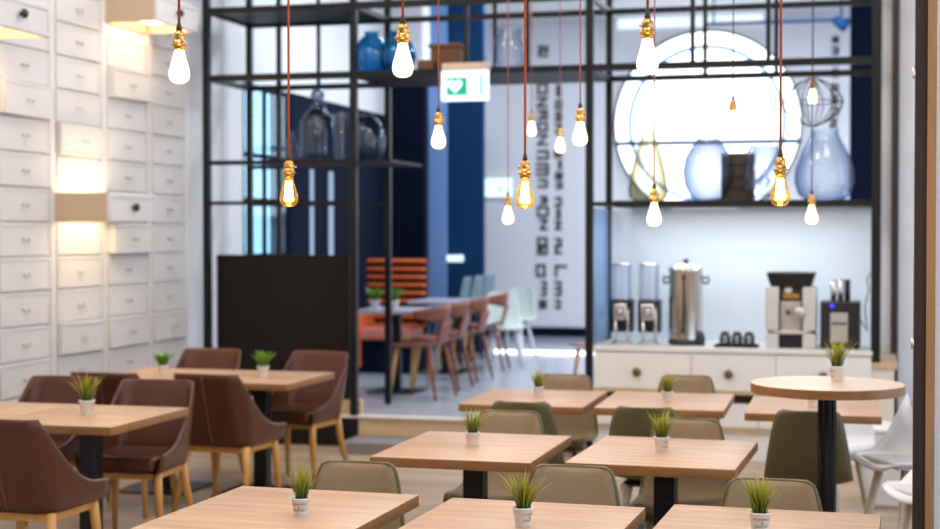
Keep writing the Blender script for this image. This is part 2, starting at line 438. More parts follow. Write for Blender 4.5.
def wall_lamp(c, k, label, dz=0):
    y0, y1 = cols[c]+.02, cols[c+1]-.02
    z0, z1 = P0+PITCH*k+.005+dz, P0+PITCH*(k+1)-.03+dz
    t = thing('wall_lamp', label, 'lamp', (XL+.012, (y0+y1)/2, z0), 0, 'drawer shaped wall lamps')
    w, h, d = (y1-y0)/2, z1-z0, .40
    b = MB().use('lamp_tan')
    b.box(0, d, -w, -w+.015, 0, h); b.box(0, d, w-.015, w, 0, h); b.box(0, .015, -w+.015, w-.015, 0, h)
    b.build('housing', None, t)
    f = MB().use('drawer_paint'); f.box(d, d+.02, -w, w, -.004, h+.004, .003, 1)
    for a in ((-w, w, 0, .03), (-w, w, h-.03, h), (-w, -w+.03, .03, h-.03), (w-.03, w, .03, h-.03)): f.box(d+.018, d+.028, a[0]+.002, a[1]-.002, a[2], a[3], .003, 1)
    f = f.build('drawer_front', None, t)
    kb = MB().use('knob_black'); kb.lathe([(.012, 0), (.012, .02), (.028, .024), (.030, .036), (.020, .046), (0, .048)], 16, T(d+.018, 0, h*.52) @ Matrix.Rotation(PI/2, 4, 'Y')); kb.build('knob', None, f)
    g = MB().use('lamp_glow'); g.box(.05, d-.03, -w+.04, w-.04, h*.35, h*.5); g.build('light_strip', None, t)
    for up in (1, -1):
        li = bpy.data.lights.new('lamp_light', 'AREA'); li.shape = 'RECTANGLE'; li.size = .28; li.size_y = .45; li.energy = 1.2 if up > 0 else .7; li.color = (1, .80, .52); li.spread = math.radians(150)
        lo = bpy.data.objects.new('lamp_light', li); COL.objects.link(lo); lo.parent = t
        lo.location = (.17, 0, h*.55 if up > 0 else h*.3); lo.rotation_euler = (PI if up > 0 else 0, 0, 0)
wall_lamp(3, 0, 'tan and white drawer lamp glowing on the wall at mid height')
wall_lamp(4, 6, 'white drawer lamp high on the wall nearest the black shelving', .07)
wall_lamp(1, 5, 'white drawer lamp high at the left edge of the photo')

# ------------------------------------------------------------------ tables
def base_parts(t, h, half=.045, plate=.25, round_=False):
    if round_:
        b = MB().use('black_metal'); b.lathe([(.036, .02), (.036, h-.052)], 24)
        for k in range(8): b.tube([(.036*math.cos(k*PI/4), .036*math.sin(k*PI/4), .02), (.036*math.cos(k*PI/4), .036*math.sin(k*PI/4), h-.052)], .005, 6)
        b.build('column', None, t)
        b = MB().use('black_metal'); b.lathe([(0, 0), (.24, 0), (.24, .012), (.06, .022), (0, .022)], 40); b.build('base_plate', None, t)
        b = MB().use('black_metal'); b.lathe([(0, h-.052), (.075, h-.052), (.085, h-.046), (.085, h-.042), (0, h-.042)], 24); b.build('mounting_plate', None, t)
    else:
        b = MB().use('black_metal'); b.box(-half, half, -half, half, .012, h-.05, .004, 1); b.build('column', None, t)
        b = MB().use('black_metal'); b.box(-plate, plate, -plate, plate, 0, .012, .003, 1); b.build('base_plate', None, t)
        b = MB().use('black_metal'); b.box(-.20, .20, -.03, .03, h-.05, h-.042); b.box(-.03, .03, -.20, .20, h-.05, h-.042)
        b.use('pad_fabric').lathe([(0, h-.062), (.028, h-.060), (.030, h-.05), (0, h-.05)], 16, T(0, -.065, 0)); b.build('mounting_plate', None, t)
TW, TD, THGT = .684, .846, .75
tt = thing('dining_table', 'oak square table in front at left with a blank corner cut by the photo edge', 'table')
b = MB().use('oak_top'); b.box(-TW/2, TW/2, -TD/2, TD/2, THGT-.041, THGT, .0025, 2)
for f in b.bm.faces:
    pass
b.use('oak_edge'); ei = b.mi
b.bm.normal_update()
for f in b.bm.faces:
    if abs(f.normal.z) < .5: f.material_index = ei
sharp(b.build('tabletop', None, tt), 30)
base_parts(tt, THGT)
TG = 'square oak cafe tables on black column bases'
TABLES = {  # x, y, rot, label
 'I': (-1.915, 4.727, -1.1, 'oak table at the front left of the middle block, lettered plant pot on it'),
 'J': (-1.105, 4.689, -1.4, 'oak table at the front centre, cut off by the bottom edge of the photo'),
 'K': (-.335, 4.76, -1.4, 'front oak table nearest the round high table, with a plant at the bottom edge'),
 'A': (-1.689, 6.394, -.2, 'left oak table in the second row of the middle block'),
 'B': (-.863, 6.436, -1.7, 'right oak table in the second row of the middle block'),
 'C': (-1.857, 8.363, 1.0, 'oak table of the back row just in front of the platform step'),
 'D': (-1.121, 8.392, 1.4, 'oak table of the back row in front of the white counter drawers'),
 'E': (-.324, 8.348, 1.3, 'oak table behind the round high table'),
 'G': (-3.87, 6.97, 0, 'oak table at the left with brown leather chairs and a spiky plant'),
 'GL': (-4.556, 6.97, 0, 'oak table cut off by the left edge of the photo'),
 'H': (-3.825, 9.10, 0, 'oak table before the black partition, right one of the joined pair'),
 'HL': (-4.511, 9.10, 0, 'oak table beside the drawer wall, left one of the joined pair at the partition'),
}
first = True
for k, (x, y, r, lab) in TABLES.items():
    if first:
        tt.location = (x, y, 0); tt.rotation_euler = (0, 0, math.radians(r)); tt['label'] = lab; tt['group'] = TG; first = False
    else: dup(tt, (x, y, 0), math.radians(r), lab, TG)
RT = (-.213, 6.96)
RH = 1.008
t = thing('high_table', 'round oak high table on a round black ribbed column', 'table', (*RT, 0))
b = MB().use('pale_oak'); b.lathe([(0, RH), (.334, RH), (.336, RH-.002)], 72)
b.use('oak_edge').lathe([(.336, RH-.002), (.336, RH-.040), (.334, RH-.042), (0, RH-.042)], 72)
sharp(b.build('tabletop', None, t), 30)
base_parts(t, RH, round_=True)

# ------------------------------------------------------------------ potted grass plants
def pot_text():
    cu = bpy.data.curves.new('lettering', 'FONT'); cu.body = 'FLOWERS\n&\nGARDEN'; cu.size = .0098; cu.align_x = 'CENTER'; cu.space_line = 1.0; cu.space_character = 1.25
    ob = bpy.data.objects.new('lettering', cu); COL.objects.link(ob)
    bpy.context.view_layer.update()
    me = bpy.data.meshes.new_from_object(ob.evaluated_get(bpy.context.evaluated_depsgraph_get()))
    bpy.data.objects.remove(ob)
    for v in me.vertices:
        z = .036+v.co.y; r = .0225+(.031-.0225)*z/.056+.0008; a = v.co.x/r-PI/2
        v.co = (r*math.cos(a), r*math.sin(a), z)
    me.materials.append(MATS['ink'])
    return me
TXT = pot_text()
def make_plant(seed, leafy):
    rr = random.Random(seed)
    t = thing('potted_grass', 'x', 'plant')
    b = MB().use('pot_white')
    b.lathe([(0, 0), (.0215, 0), (.0225, .002), (.0305, .053), (.0325, .0535), (.0335, .056), (.0325, .0585), (.0300, .0575), (.0285, .054), (.0270, .048), (0, .046)], 32)
    b.build('pot', None, t)
    if not leafy:
        o = bpy.data.objects.new('lettering', TXT); COL.objects.link(o); o.parent = t
    b = MB().use('soil'); b.lathe([(0, .051), (.0272, .0495)], 20); b.build('soil', None, t)
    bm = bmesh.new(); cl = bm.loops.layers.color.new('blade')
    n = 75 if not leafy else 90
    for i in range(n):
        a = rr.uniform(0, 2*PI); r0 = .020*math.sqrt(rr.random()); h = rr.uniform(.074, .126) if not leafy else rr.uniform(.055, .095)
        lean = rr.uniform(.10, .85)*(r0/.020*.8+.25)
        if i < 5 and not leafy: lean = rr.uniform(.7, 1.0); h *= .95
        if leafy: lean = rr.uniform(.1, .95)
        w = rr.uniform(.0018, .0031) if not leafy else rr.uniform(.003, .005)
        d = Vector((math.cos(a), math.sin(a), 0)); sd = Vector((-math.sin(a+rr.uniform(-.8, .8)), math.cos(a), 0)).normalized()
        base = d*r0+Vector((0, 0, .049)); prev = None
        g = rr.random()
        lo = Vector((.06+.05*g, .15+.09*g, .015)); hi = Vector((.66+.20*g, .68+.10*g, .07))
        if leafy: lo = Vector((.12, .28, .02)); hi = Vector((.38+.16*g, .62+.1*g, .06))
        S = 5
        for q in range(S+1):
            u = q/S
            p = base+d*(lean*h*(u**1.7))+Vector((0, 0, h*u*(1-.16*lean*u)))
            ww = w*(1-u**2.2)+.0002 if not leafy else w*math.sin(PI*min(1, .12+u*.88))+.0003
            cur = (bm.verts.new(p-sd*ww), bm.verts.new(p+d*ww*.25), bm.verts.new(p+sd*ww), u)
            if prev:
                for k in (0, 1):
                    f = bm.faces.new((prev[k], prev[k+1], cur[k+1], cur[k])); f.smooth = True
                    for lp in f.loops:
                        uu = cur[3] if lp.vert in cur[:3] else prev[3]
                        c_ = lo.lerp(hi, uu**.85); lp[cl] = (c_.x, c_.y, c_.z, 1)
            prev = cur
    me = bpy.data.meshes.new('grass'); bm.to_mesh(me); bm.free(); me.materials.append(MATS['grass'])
    o = bpy.data.objects.new('grass', me); COL.objects.link(o); o.parent = t
    return t
PL = [  # x, y, z, rot, kind, scale, label
 (-1.829, 4.672, .75, 8, 0, 1.0, 'grass plant in a white lettered pot on the front left table'),
 (-1.081, 4.680, .75, 62, 1, 1.04, 'grass plant in a white pot at the bottom centre, long stray blades to the left'),
 (-.348, 4.777, .75, 20, 2, 1.08, 'grass plant cut off by the bottom edge of the photo at right'),
 (-1.703, 6.398, .75, -100, 3, 1.0, 'dark thin grass plant on the left table of the second row'),
 (-.883, 6.446, .75, 70, 4, 1.05, 'leaning grass plant on the right table of the second row'),
 (-1.850, 8.401, .75, 150, 5, .98, 'small grass plant on the table before the platform step'),
 (-1.109, 8.337, .75, 200, 0, .98, 'small grass plant below the drawers of the white counter'),
 (-.33, 8.30, .75, 200, 3, 1.0, 'grass plant mostly hidden behind the round high table'),
 (-.171, 7.054, RH, -75, 2, 1.2, 'bright spiky grass plant on the round high table'),
 (-3.895, 6.975, .75, 120, 1, 1.28, 'spreading grass plant on the table among the brown chairs at left'),
 (-4.49, 9.03, .75, 0, 6, 1.15, 'leafy plant on the far left table beside the drawer wall'),
 (-3.81, 9.08, .75, 0, 7, 1.25, 'round leafy plant in a white pot before the black partition'),
]
protos = {}
for x, y, z, r, k, sc_, lab in PL:
    if k not in protos:
        t = make_plant(20+k, k > 5); protos[k] = t
        t.location = (x, y, z); t.rotation_euler = (0, 0, math.radians(r)); t['label'] = lab; t.scale = (sc_,)*3; t['group'] = 'small potted plants on the tables'
    else: dup(protos[k], (x, y, z), math.radians(r), lab, 'small potted plants on the tables', sc_)

# ------------------------------------------------------------------ brown leather tub chairs
def smooth(a, b, x):
    u = max(0, min(1, (x-a)/(b-a))); return u*u*(3-2*u)
def leather_chair():
    t = thing('leather_chair', 'x', 'chair')
    hw, yb, yf, rc_ = .25, -.25, .235, .11
    path = []
    for q in range(9): path.append((hw, yf-(yf-(yb+rc_))*q/8))
    for q in range(1, 9): a = PI/2*q/8; path.append((hw-rc_+rc_*math.cos(a), yb+rc_-rc_*math.sin(a)))
    for q in range(1, 4): path.append(((hw-rc_)*(1-q/4), yb))
    path += [(0, yb)]+[(-x, y) for x, y in path[::-1]]
    n = len(path); mid = (n-1)//2
    cum = [0]
    for a, b_ in zip(path, path[1:]): cum.append(cum[-1]+math.hypot(a[0]-b_[0], a[1]-b_[1]))
    half = cum[mid]
    rows_o, rows_i = [], []
    NV = 12
    def top(i):
        d = abs(cum[i]-half)
        k_ = max(0, min(1, (d-.25)/(half-.25)))
        return .850-.006*(d/half)-(.850-.520)*(1-(1-k_)**3.0)
    for i, (x, y) in enumerate(path):
        d = abs(cum[i]-half)/half
        back = 1-smooth(.30, .85, d)
        nx, ny = 0, 0
        a = Vector(path[max(0, i-1)]); c = Vector(path[min(n-1, i+1)]); tg = (c-a).normalized(); nrm = Vector((tg.y, -tg.x))
        if nrm.dot(Vector((x, y+.02))) > 0: nrm = -nrm     # inward
        zt_ = top(i); ro, ri = [], []
        for j in range(NV+1):
            u = j/NV; z = .425+(zt_-.425)*u
            hh = z-.425
            lean = -.21*hh*back-.08*hh*hh*back
            sx = 1-.17*hh*(.5+.5*back)
            tuck = -.03*(1-u)**2.5
            px_, py_ = x*sx, y+lean
            p = Vector((px_, py_)); p = p-nrm*tuck*1.0 if False else p+nrm*(-tuck)
            ro.append(Vector((p.x, p.y, z)))
            th = .034*(1-.35*u)*(1-.45*smooth(.8, 1, d))
            ri.append(Vector((p.x+nrm.x*th, p.y+nrm.y*th, z+.0)))
        rows_o.append(ro); rows_i.append(ri)
    b = MB().use('leather')
    loop = []
    for ro, ri in zip(rows_o, rows_i):
        topm = (ro[-1]+ri[-1])/2+Vector((0, 0, .012))
        loop.append(ro+[ro[-1].lerp(topm, .6)+Vector((0, 0, .004)), topm, ri[-1].lerp(topm, .6)+Vector((0, 0, .004))]+ri[::-1])
    b.grid(loop, closed=True)
    for e in (0, -1):
        L_ = loop[e]; k = len(L_)
        c_ = sum(L_, Vector())/k+Vector((0, .010, 0))
        b._add(L_+[c_], [(i, (i+1) % k, k) for i in range(k)], None, True)
    bot = [r[0] for r in rows_o]                       # underside pan
    b._add(bot, [tuple(range(len(bot)))], None, False)
    sh = b.build('shell', None, t)
    sm = MB().use('stitch')
    for sx_ in (0,):
        sm.tube([rows_o[mid][j]+Vector((0, -.001, 0)) for j in range(NV+1)], .0026, 6)
    sm.build('seam', None, sh)
    b = MB().use('leather'); b.box(-.205, .205, -.205, .262, .432, .508, .026, 4)
    for v in b.bm.verts:
        if v.co.z > .48: v.co.z += .012*(1-(v.co.x/.21)**2)*(1-((v.co.y-.03)/.24)**2)
    b.build('seat_cushion', None, t)
    b = MB().use('oak_leg')
    b.box(-.20, .20, .155, .185, .385, .425, .004, 1); b.box(-.20, .20, -.20, -.17, .385, .425, .004, 1)
    b.box(-.20, -.17, -.17, .155, .385, .425, .004, 1); b.box(.17, .20, -.17, .155, .385, .425, .004, 1)
    b.build('seat_frame', None, t)
    for sx_, sy in ((1, 1), (-1, 1), (1, -1), (-1, -1)):
        b = MB().use('oak_leg'); y0 = .175 if sy > 0 else -.18
        b.tube([(sx_*.195, y0, .425), (sx_*.205, y0+sy*.012, .30), (sx_*(.225 if sy > 0 else .245), y0+sy*(.025 if sy > 0 else .09), 0)], [.024, .022, .013], 12)
        b.build('leg', None, t)
    return t
LC = [
 (-3.75, 6.24, -2, 'brown leather chair at the left edge with its back to the camera, nearest of all'),
 (-3.84, 7.40, 184, 'brown leather chair facing the camera, seat showing under the near left table'),
 (-4.47, 7.44, 178, 'brown leather chair facing the camera behind the left table, far left'),
 (-4.40, 8.36, 2, 'brown leather chair with only its dark back rim showing, behind the left spiky plant'),
 (-3.74, 8.42, -5, 'brown leather chair seen from behind before the joined tables'),
 (-4.52, 9.58, 182, 'brown leather chair behind the joined tables, in front of the black partition left end'),
 (-3.75, 9.56, 172, 'brown leather chair facing the camera beside the shelving post'),
]
lp = None
for x, y, r, lab in LC:
    if lp is None:
        lp = leather_chair(); lp.location = (x, y, 0); lp.rotation_euler = (0, 0, math.radians(r)); lp['label'] = lab; lp['group'] = 'brown leather chairs'
    else: dup(lp, (x, y, 0), math.radians(r), lab, 'brown leather chairs')

# ------------------------------------------------------------------ olive shell chairs with tan pads
PROF = [(.235, .425), (.225, .445), (.19, .452), (.10, .443), (0, .436), (-.09, .436), (-.155, .448), (-.195, .485), (-.215, .54), (-.230, .61), (-.243, .68), (-.256, .75), (-.266, .805), (-.268, .822)]
HW = [.185, .198, .206, .212, .215, .215, .214, .211, .204, .194, .182, .168, .150, .122]
def prof(u):
    x = u*(len(PROF)-1); i = min(int(x), len(PROF)-2); f = x-i
    return (PROF[i][0]+(PROF[i+1][0]-PROF[i][0])*f, PROF[i][1]+(PROF[i+1][1]-PROF[i][1])*f, HW[i]+(HW[i+1]-HW[i])*f)
def shell_rows(u0, u1, nu, wide, nw=14, off=0):
    rows = []
    for i in range(nu+1):
        u = u0+(u1-u0)*i/nu; y, z, w = prof(u)
        y2, z2, _ = prof(min(1, u+.02)); y1_, z1_, _ = prof(max(0, u-.02)); tg = Vector((0, y2-y1_, z2-z1_)).normalized()
        nrm = Vector((0, tg.z, -tg.y))                       # towards the sitter
        w *= wide; bend = smooth(.42, .62, u)
        r = []
        for k in range(nw+1):
            s_ = -1+2*k/nw; a = abs(s_)
            curl = (.035*bend+.030*(1-bend))*a**2.6
            r.append(Vector((w*s_, y, z))+nrm*(curl+off))
        rows.append(r)
    return rows
def shell_chair(shellmat, padmat, legmat):
    t = thing('shell_chair', 'x', 'chair')
    b = MB().use(shellmat); b.shell(shell_rows(0, 1, 30, 1), -.010); sh = b.build('shell', None, t)
    if padmat:
        b = MB().use(padmat)
        out = shell_rows(.05, .975, 26, .93, 14, .002); top_ = shell_rows(.05, .975, 26, .93, 14, .020)
        R_, C_ = len(out), len(out[0])
        for i in range(R_):
            for k in range(C_):
                e = min(i, R_-1-i)/2.0; g = min(k, C_-1-k)/1.5
                f_ = min(1, e)*min(1, g); f_ = math.sin(f_*PI/2)
                top_[i][k] = out[i][k].lerp(top_[i][k], .15+.85*f_)
        b.grid(top_)
        edge = [out[0][k] for k in range(C_)]
        for rA, rB in ((out[0], top_[0]), (out[-1], top_[-1])): b.grid([rA, rB])
        for k in (0, -1): b.grid([[r[k] for r in out], [r[k] for r in top_]])
        b.build('upholstery_pad', None, t)
    b = MB().use('black_metal'); b.box(-.13, .13, -.11, .12, .405, .427, .004, 1); b.build('under_frame', None, t)
    for sx_, sy in ((1, 1), (-1, 1), (1, -1), (-1, -1)):
        b = MB().use(legmat)
        b.tube([(sx_*.12, sy*.10, .415), (sx_*.165, sy*.16, .20), (sx_*.205, sy*.215, 0)], [.020, .019, .012], 10)
        b.build('leg', None, t)
    return t
OC = [
 (-1.87, 5.13, 180, 'tan padded olive chair behind the lettered plant pot, at the front left table'),
 (-1.075, 5.24, 180, 'tan padded olive chair directly behind the bottom centre plant'),
 (-.35, 5.12, 180, 'tan padded olive chair behind the plant at the bottom right, before the round table column'),
 (-1.70, 6.85, 180, 'tan padded olive chair behind the left table of the second row'),
 (-.84, 6.77, 180, 'tan padded olive chair behind the right table of the second row'),
 (-1.10, 8.90, 180, 'tan padded chair whose back rises before the white counter drawers'),
 (-1.81, 8.76, 180, 'tan padded chair at the back table before the platform step'),
 (-1.74, 7.74, 0, 'olive chair seen from behind, tucked under the table before the step'),
 (-1.10, 7.66, 0, 'olive chair seen from behind, left of the leaning plant'),
 (-.325, 7.72, 2, 'large olive chair back beside the round table column'),
]
op = None
for x, y, r, lab in OC:
    if op is None:
        op = shell_chair('olive', 'pad_fabric', 'ash_leg'); op.location = (x, y, 0); op.rotation_euler = (0, 0, math.radians(r)); op['label'] = lab; op['group'] = 'olive shell chairs with tan pads'
    else: dup(op, (x, y, 0), math.radians(r), lab, 'olive shell chairs with tan pads')
w = shell_chair('white_plastic', None, 'ash_leg'); w.location = (-.22, 8.86, 0); w.rotation_euler = (0, 0, PI); w['label'] = 'pale plastic chair half hidden behind the round table column'

# ------------------------------------------------------------------ white bar stools
def stool(x, y, r, label, grp='white bar stools'):
    t = thing('bar_stool', label, 'stool', (x, y, 0), r, grp)
    PR = [(.205, .628), (.20, .640), (.17, .648), (.09, .643), (.0, .643), (-.06, .655), (-.11, .70), (-.145, .77), (-.175, .86), (-.20, .95), (-.21, .985)]
    WD = [.14, .165, .185, .205, .21, .212, .205, .19, .165, .135, .11]
    rows = []
    for (yy, zz), w_ in zip(PR, WD):
        up_ = smooth(.12, -.14, yy) if False else smooth(0, 1, (.10-yy)/.26)
        bk = smooth(.66, .85, zz)
        rows.append([Vector((w_*(-1+k/6), yy, zz))+Vector((0, .06*bk, .025+.27*up_*(1-bk)))*abs(-1+k/6)**2.2 for k in range(13)])
    b = MB().use('white_plastic'); b.shell(rows, -.012); b.build('shell', None, t)
    b = MB().use('stool_pad'); b.box(-.16, .16, -.05, .180, .647, .676, .013, 3); b.build('seat_pad', None, t)
    for sx_, sy in ((1, 1), (-1, 1), (1, -1), (-1, -1)):
        b = MB().use('ash_leg'); b.tube([(sx_*.10, sy*.10, .635), (sx_*.215, sy*.215, 0)], [.021, .013], 10); b.build('leg', None, t)
    b = MB().use('steel'); zr = .22; k = .176
    b.tube([(k, k, zr), (-k, k, zr), (-k, -k, zr), (k, -k, zr), (k, k, zr)], .008, 8); b.build('foot_ring', None, t)
    return t
p = at(899, 0, 7.05); stool(p.x+.065, 7.05, PI/2+.55, 'white bar stool with a sweeping back, beside the round high table')
p = at(915, 0, 6.22); stool(p.x+.135, 6.22, PI/2+.5, 'white bar stool cut by the door frame, lower seat in the photo')

# ------------------------------------------------------------------ black metal shelving between dining room and platform
fr = thing('metal_shelving', 'tall black metal shelving frame spanning the room over the platform step', 'shelf', (0, 0, 0))
def xf(px): return at(px, 0, YF).x
ZT, ZB2 = at(277, 9.6, YF).z, at(217, 79, YF).z
X0, X1, X2, X3 = xf(207.5), xf(354), xf(589.5), xf(876)
HP = .028
def post(x, y, z0=0, z1=ZC, h=HP):
    MB().use('black_metal').box(x-h, x+h, y-h, y+h, z0, z1, .003, 1).build('post', None, fr)
def rail(x0, x1, y, z, h=.022):
    MB().use('black_metal').box(x0, x1, y-h, y+h, z-h, z+h).build('rail', None, fr)
def side(x, z, h=.02):
    MB().use('black_metal').box(x-h, x+h, YF+HP, YB-HP, z-h, z+h).build('rail', None, fr)
for x in (X0, X1, X2): post(x, YF); post(x, YB, ZP, ZC, .025)
post(X3, YF, .75, ZC, .034); post(X3, YB, .75, ZC, .03)
for z in (ZT, ZB2):
    rail(X0, X3, YF, z, .026); rail(X0, X3, YB, z, .022)
    for x in (X0, X1, X2, X3): side(x, z)
def bar(px, y, z0, z1, h=.016):
    x = at(px, 0, y).x
    MB().use('black_metal').box(x-h, x+h, y-h, y+h, z0, z1).build('upright', None, fr)
bar(279.5, YB, 1.0, ZC, .018); bar(319, YB, ZB2, ZC, .014)
for p in (466.5, 527.5, 692, 767.5): bar(p, YF, ZB2, ZC)
for p in (495, 704.5, 775.5): bar(p, YB, ZB2, ZC)
def plate(x0, x1, z, t=.02, mat='dark_metal', y0=YF+.02, y1=YB-.02):
    MB().use(mat).box(x0, x1, y0, y1, z-t/2, z+t/2).build('shelf', None, fr)
plate(X0+.02, X1-.02, ZT+.01)
ZL3 = at(300, 162, YF).z
rail(X0, X1, YF, ZL3, .018); rail(X0, X1, YB, ZL3, .016); plate(X0+.42, X1+.30, ZL3)
plate(X1+.03, X2-.03, ZB2-.012, .02)
zb = at(250, 203, YF).z
rail(X0, X1, YF, zb, .014); rail(X0, X1, YB, zb, .012)
ZR3 = at(740, 203, YF).z
MB().use('black_metal').box(X2+.18, X3, YF-.01, YB-.02, ZR3-.028, ZR3+.022, .003, 1).build('shelf', None, fr)
rail(X2, X2+.18, YF, ZR3, .014); side(X2, ZR3, .014)
MB().use('side_glass').box(X2-.006, X2+.006, YF+HP, YB-.026, .83, ZR3-.03).build('side_pane', None, fr)
MB().use('backsplash').box(X2+.03, X3-.03, YB-.06, YB-.03, .83, ZR3-.03).build('back_panel', None, fr)
# partition below the left half
t = thing('partition_panel', 'black half height partition panel behind the brown chairs', 'partition', (0, 0, ZP))
xa, xb = at(217, 0, YF+.07).x, at(349, 0, YF+.07).x
MB().use('black_panel').box(xa, xb, YF+.06, YF+.12, .12, at(280, 255, YF+.07).z-ZP, .004, 1).build('panel', None, t)
MB().use('riser_oak').box(xa, xb+.1, YF+.055, YF+.125, .004, .12).build('skirting', None, t)

# ------------------------------------------------------------------ counter
cx0, cx1 = at(593.5, 0, YF-.05).x, at(873, 0, YF-.05).x
ct = thing('counter', 'white coffee counter with round dark drawer knobs under the shelving', 'counter', (0, YF, 0))
ZK = .832
b = MB().use('white_paint'); b.box(cx0, cx1, -.05, .80, ZK-.035, ZK, .003, 1); b.build('worktop', None, ct)
b = MB().use('white_paint'); b.box(cx0+.005, cx1-.005, -.02, .78, .515, ZK-.035); b.build('carcass', None, ct)
b = MB().use('riser_oak'); b.box(cx0, cx1, -.045, .78, .492, .515); b.build('wood_strip', None, ct)
b = MB().use('dark_wood'); b.box(cx0+.06, cx1-.02, .10, .76, .42, .492); b.build('recess', None, ct)
b = MB().use('white_paint'); b.box(cx0+.02, cx1-.01, -.012, .78, ZP, .42); b.build('lower_carcass', None, ct)
dv = [cx0+.006]+[at(p, 0, YF-.05).x for p in (691.5, 776.5)]+[cx1-.006]
kn = [at(p, 0, YF-.06).x for p in (637, 729, 824)]
for a, c_, k in zip(dv, dv[1:], kn):
    b = MB().use('white_paint'); b.box(a+.002, c_-.002, -.042, -.02, .518, ZK-.045, .003, 1); d = b.build('drawer', None, ct)
    b = MB().use('brass_knob'); b.lathe([(.014, 0), (.014, .014), (.030, .018), (.033, .026), (.028, .034), (0, .037)], 20, T(k, -.042, at(637, 372, YF-.05).z) @ Matrix.Rotation(PI/2, 4, 'X')); b.build('knob', None, d)
for i in range(5):
    a = cx0+.025+(cx1-cx0-.035)*i/5; c_ = cx0+.025+(cx1-cx0-.035)*(i+1)/5
    b = MB().use('white_paint'); b.box(a+.003, c_-.003, -.030, -.012, ZP+.006, .416, .003, 1); b.build('door', None, ct)
m = MB().use('white_paint'); m.box(px1, X3, YF, YF+.02, 0, ZP-.03); m.use('riser_oak').box(px1, X3, YF-.02, YF+.02, ZP-.03, ZP); struct('trim_counter_riser', m)
m = MB().use('cream'); m.box(X3-.03, X3+.13, YF-.02, YB-.04, 0, .70); m.use('riser_oak').box(X3-.04, X3+.15, YF-.03, YB-.04, .70, .75); struct('wall_low', m)
p0 = at(862.5, 509, 9.54)
t = thing('low_cabinet', 'low white cabinet standing on the floor behind the white bar stools', 'cabinet', (p0.x, 9.54, 0))
MB().use('white_paint').box(0, .85, .02, .45, .0, .46).build('body', None, t)
MB().use('white_paint').box(-.005, .86, -.005, .46, .46, .482, .003, 1).build('top', None, t)
for k in range(2): MB().use('white_paint').box(.008+.42*k, .008+.42*k+.41, .0, .02, .02, .455, .003, 1).build('door', None, t)

# ------------------------------------------------------------------ things on the counter
def dispenser(px, label):
    y = YF+.22; q = at(px, 0, y)
    t = thing('cereal_dispenser', label, 'dispenser', (q.x, y, ZK), 0, 'clear food dispensers')
    b = MB().use('canister'); b.lathe([(.078, .33), (.078, .60)], 28); b.lathe([(.074, .60), (.074, .33)], 28); b.build('canister', None, t)
    b = MB().use('steel'); b.lathe([(0, .62), (.06, .618), (.074, .61), (.074, .595), (0, .595)], 28); b.build('lid', None, t)
    b = MB().use('black_plastic'); b.lathe([(0, .335), (.076, .335), (.078, .30), (.062, .20), (.03, .14), (0, .14)], 28); b.box(-.085, .085, .0, .13, .09, .34, .006, 1); b.build('hopper', None, t)
    b = MB().use('steel'); b.box(-.052, .052, -.088, -.055, .185, .31, .012, 2)
    b.lathe([(0, 0), (.026, 0), (.026, .025), (.012, .03), (.012, .05), (0, .05)], 20, T(0, -.085, .245) @ Matrix.Rotation(PI/2, 4, 'X')); b.build('turning_knob', None, t)
    b = MB().use('steel'); b.tube([(-.035, -.06, .02), (-.035, -.06, .19)], .013, 12); b.tube([(.055, -.03, .02), (.055, -.03, .30)], .012, 12); b.build('stand', None, t)
    b = MB().use('steel_soft'); b.lathe([(0, 0), (.085, 0), (.085, .012), (.06, .022), (0, .022)], 28); b.build('base', None, t)
dispenser(621.5, 'left clear dispenser with black and steel mechanism on the counter')
dispenser(649, 'clear dispenser standing between the other one and the steel urn')
y = YF+.25; q = at(686, 0, y)
t = thing('water_urn', 'tall steel hot drinks urn with tap on the counter', 'urn', (q.x, y, ZK))
b = MB().use('steel'); b.lathe([(.128, .045), (.128, .555), (.132, .56), (.132, .575), (.126, .58)], 48); b.build('body', None, t)
b = MB().use('steel_soft'); b.lathe([(.126, .58), (.118, .598), (.05, .612), (0, .614)], 48); lid = b.build('lid', None, t)
b = MB().use('black_plastic'); b.lathe([(.012, .612), (.012, .625), (.024, .630), (.024, .645), (0, .65)], 20); b.build('knob', None, lid)
b = MB().use('black_plastic'); b.lathe([(0, 0), (.122, 0), (.130, .01), (.130, .045), (0, .045)], 40); b.build('base', None, t)
for s_ in (1, -1):
    b = MB().use('black_plastic'); b.tube([(s_*.126, 0, .50), (s_*.165, 0, .515), (s_*.172, 0, .49), (s_*.165, 0, .465), (s_*.126, 0, .47)], .009, 10); b.build('handle', None, t)
b = MB().use('black_plastic'); b.tube([(0, -.140, .13), (0, -.140, .50)], .011, 10); b.box(-.016, .016, -.15, -.122, .495, .52, .004, 1); b.build('sight_gauge', None, t)
b = MB().use('black_plastic'); b.tube([(0, -.122, .14), (0, -.18, .14), (0, -.19, .10)], .014, 12); b.box(-.009, .009, -.185, -.155, .15, .21, .004, 1); b.build('tap', None, t)
b = MB().use('black_plastic'); b.lathe([(0, 0), (.035, 0), (.042, .05), (.03, .09), (.016, .11), (0, .115)], 16, T(.115, -.07, .0)); b.build('thermostat', None, t)
y = YF+.10; q = at(737, 0, y)
t = tag(MB().use('black_plastic').box(-.155, .155, -.07, .08, 0, .014, .005, 1).box(-.16, .16, -.075, -.062, 0, .022).box(-.16, .16, .072, .085, 0, .022).build('tray', None, None, (q.x, y, ZK)), 'black tray holding three dark cups on the counter', 'tray')
cp = None
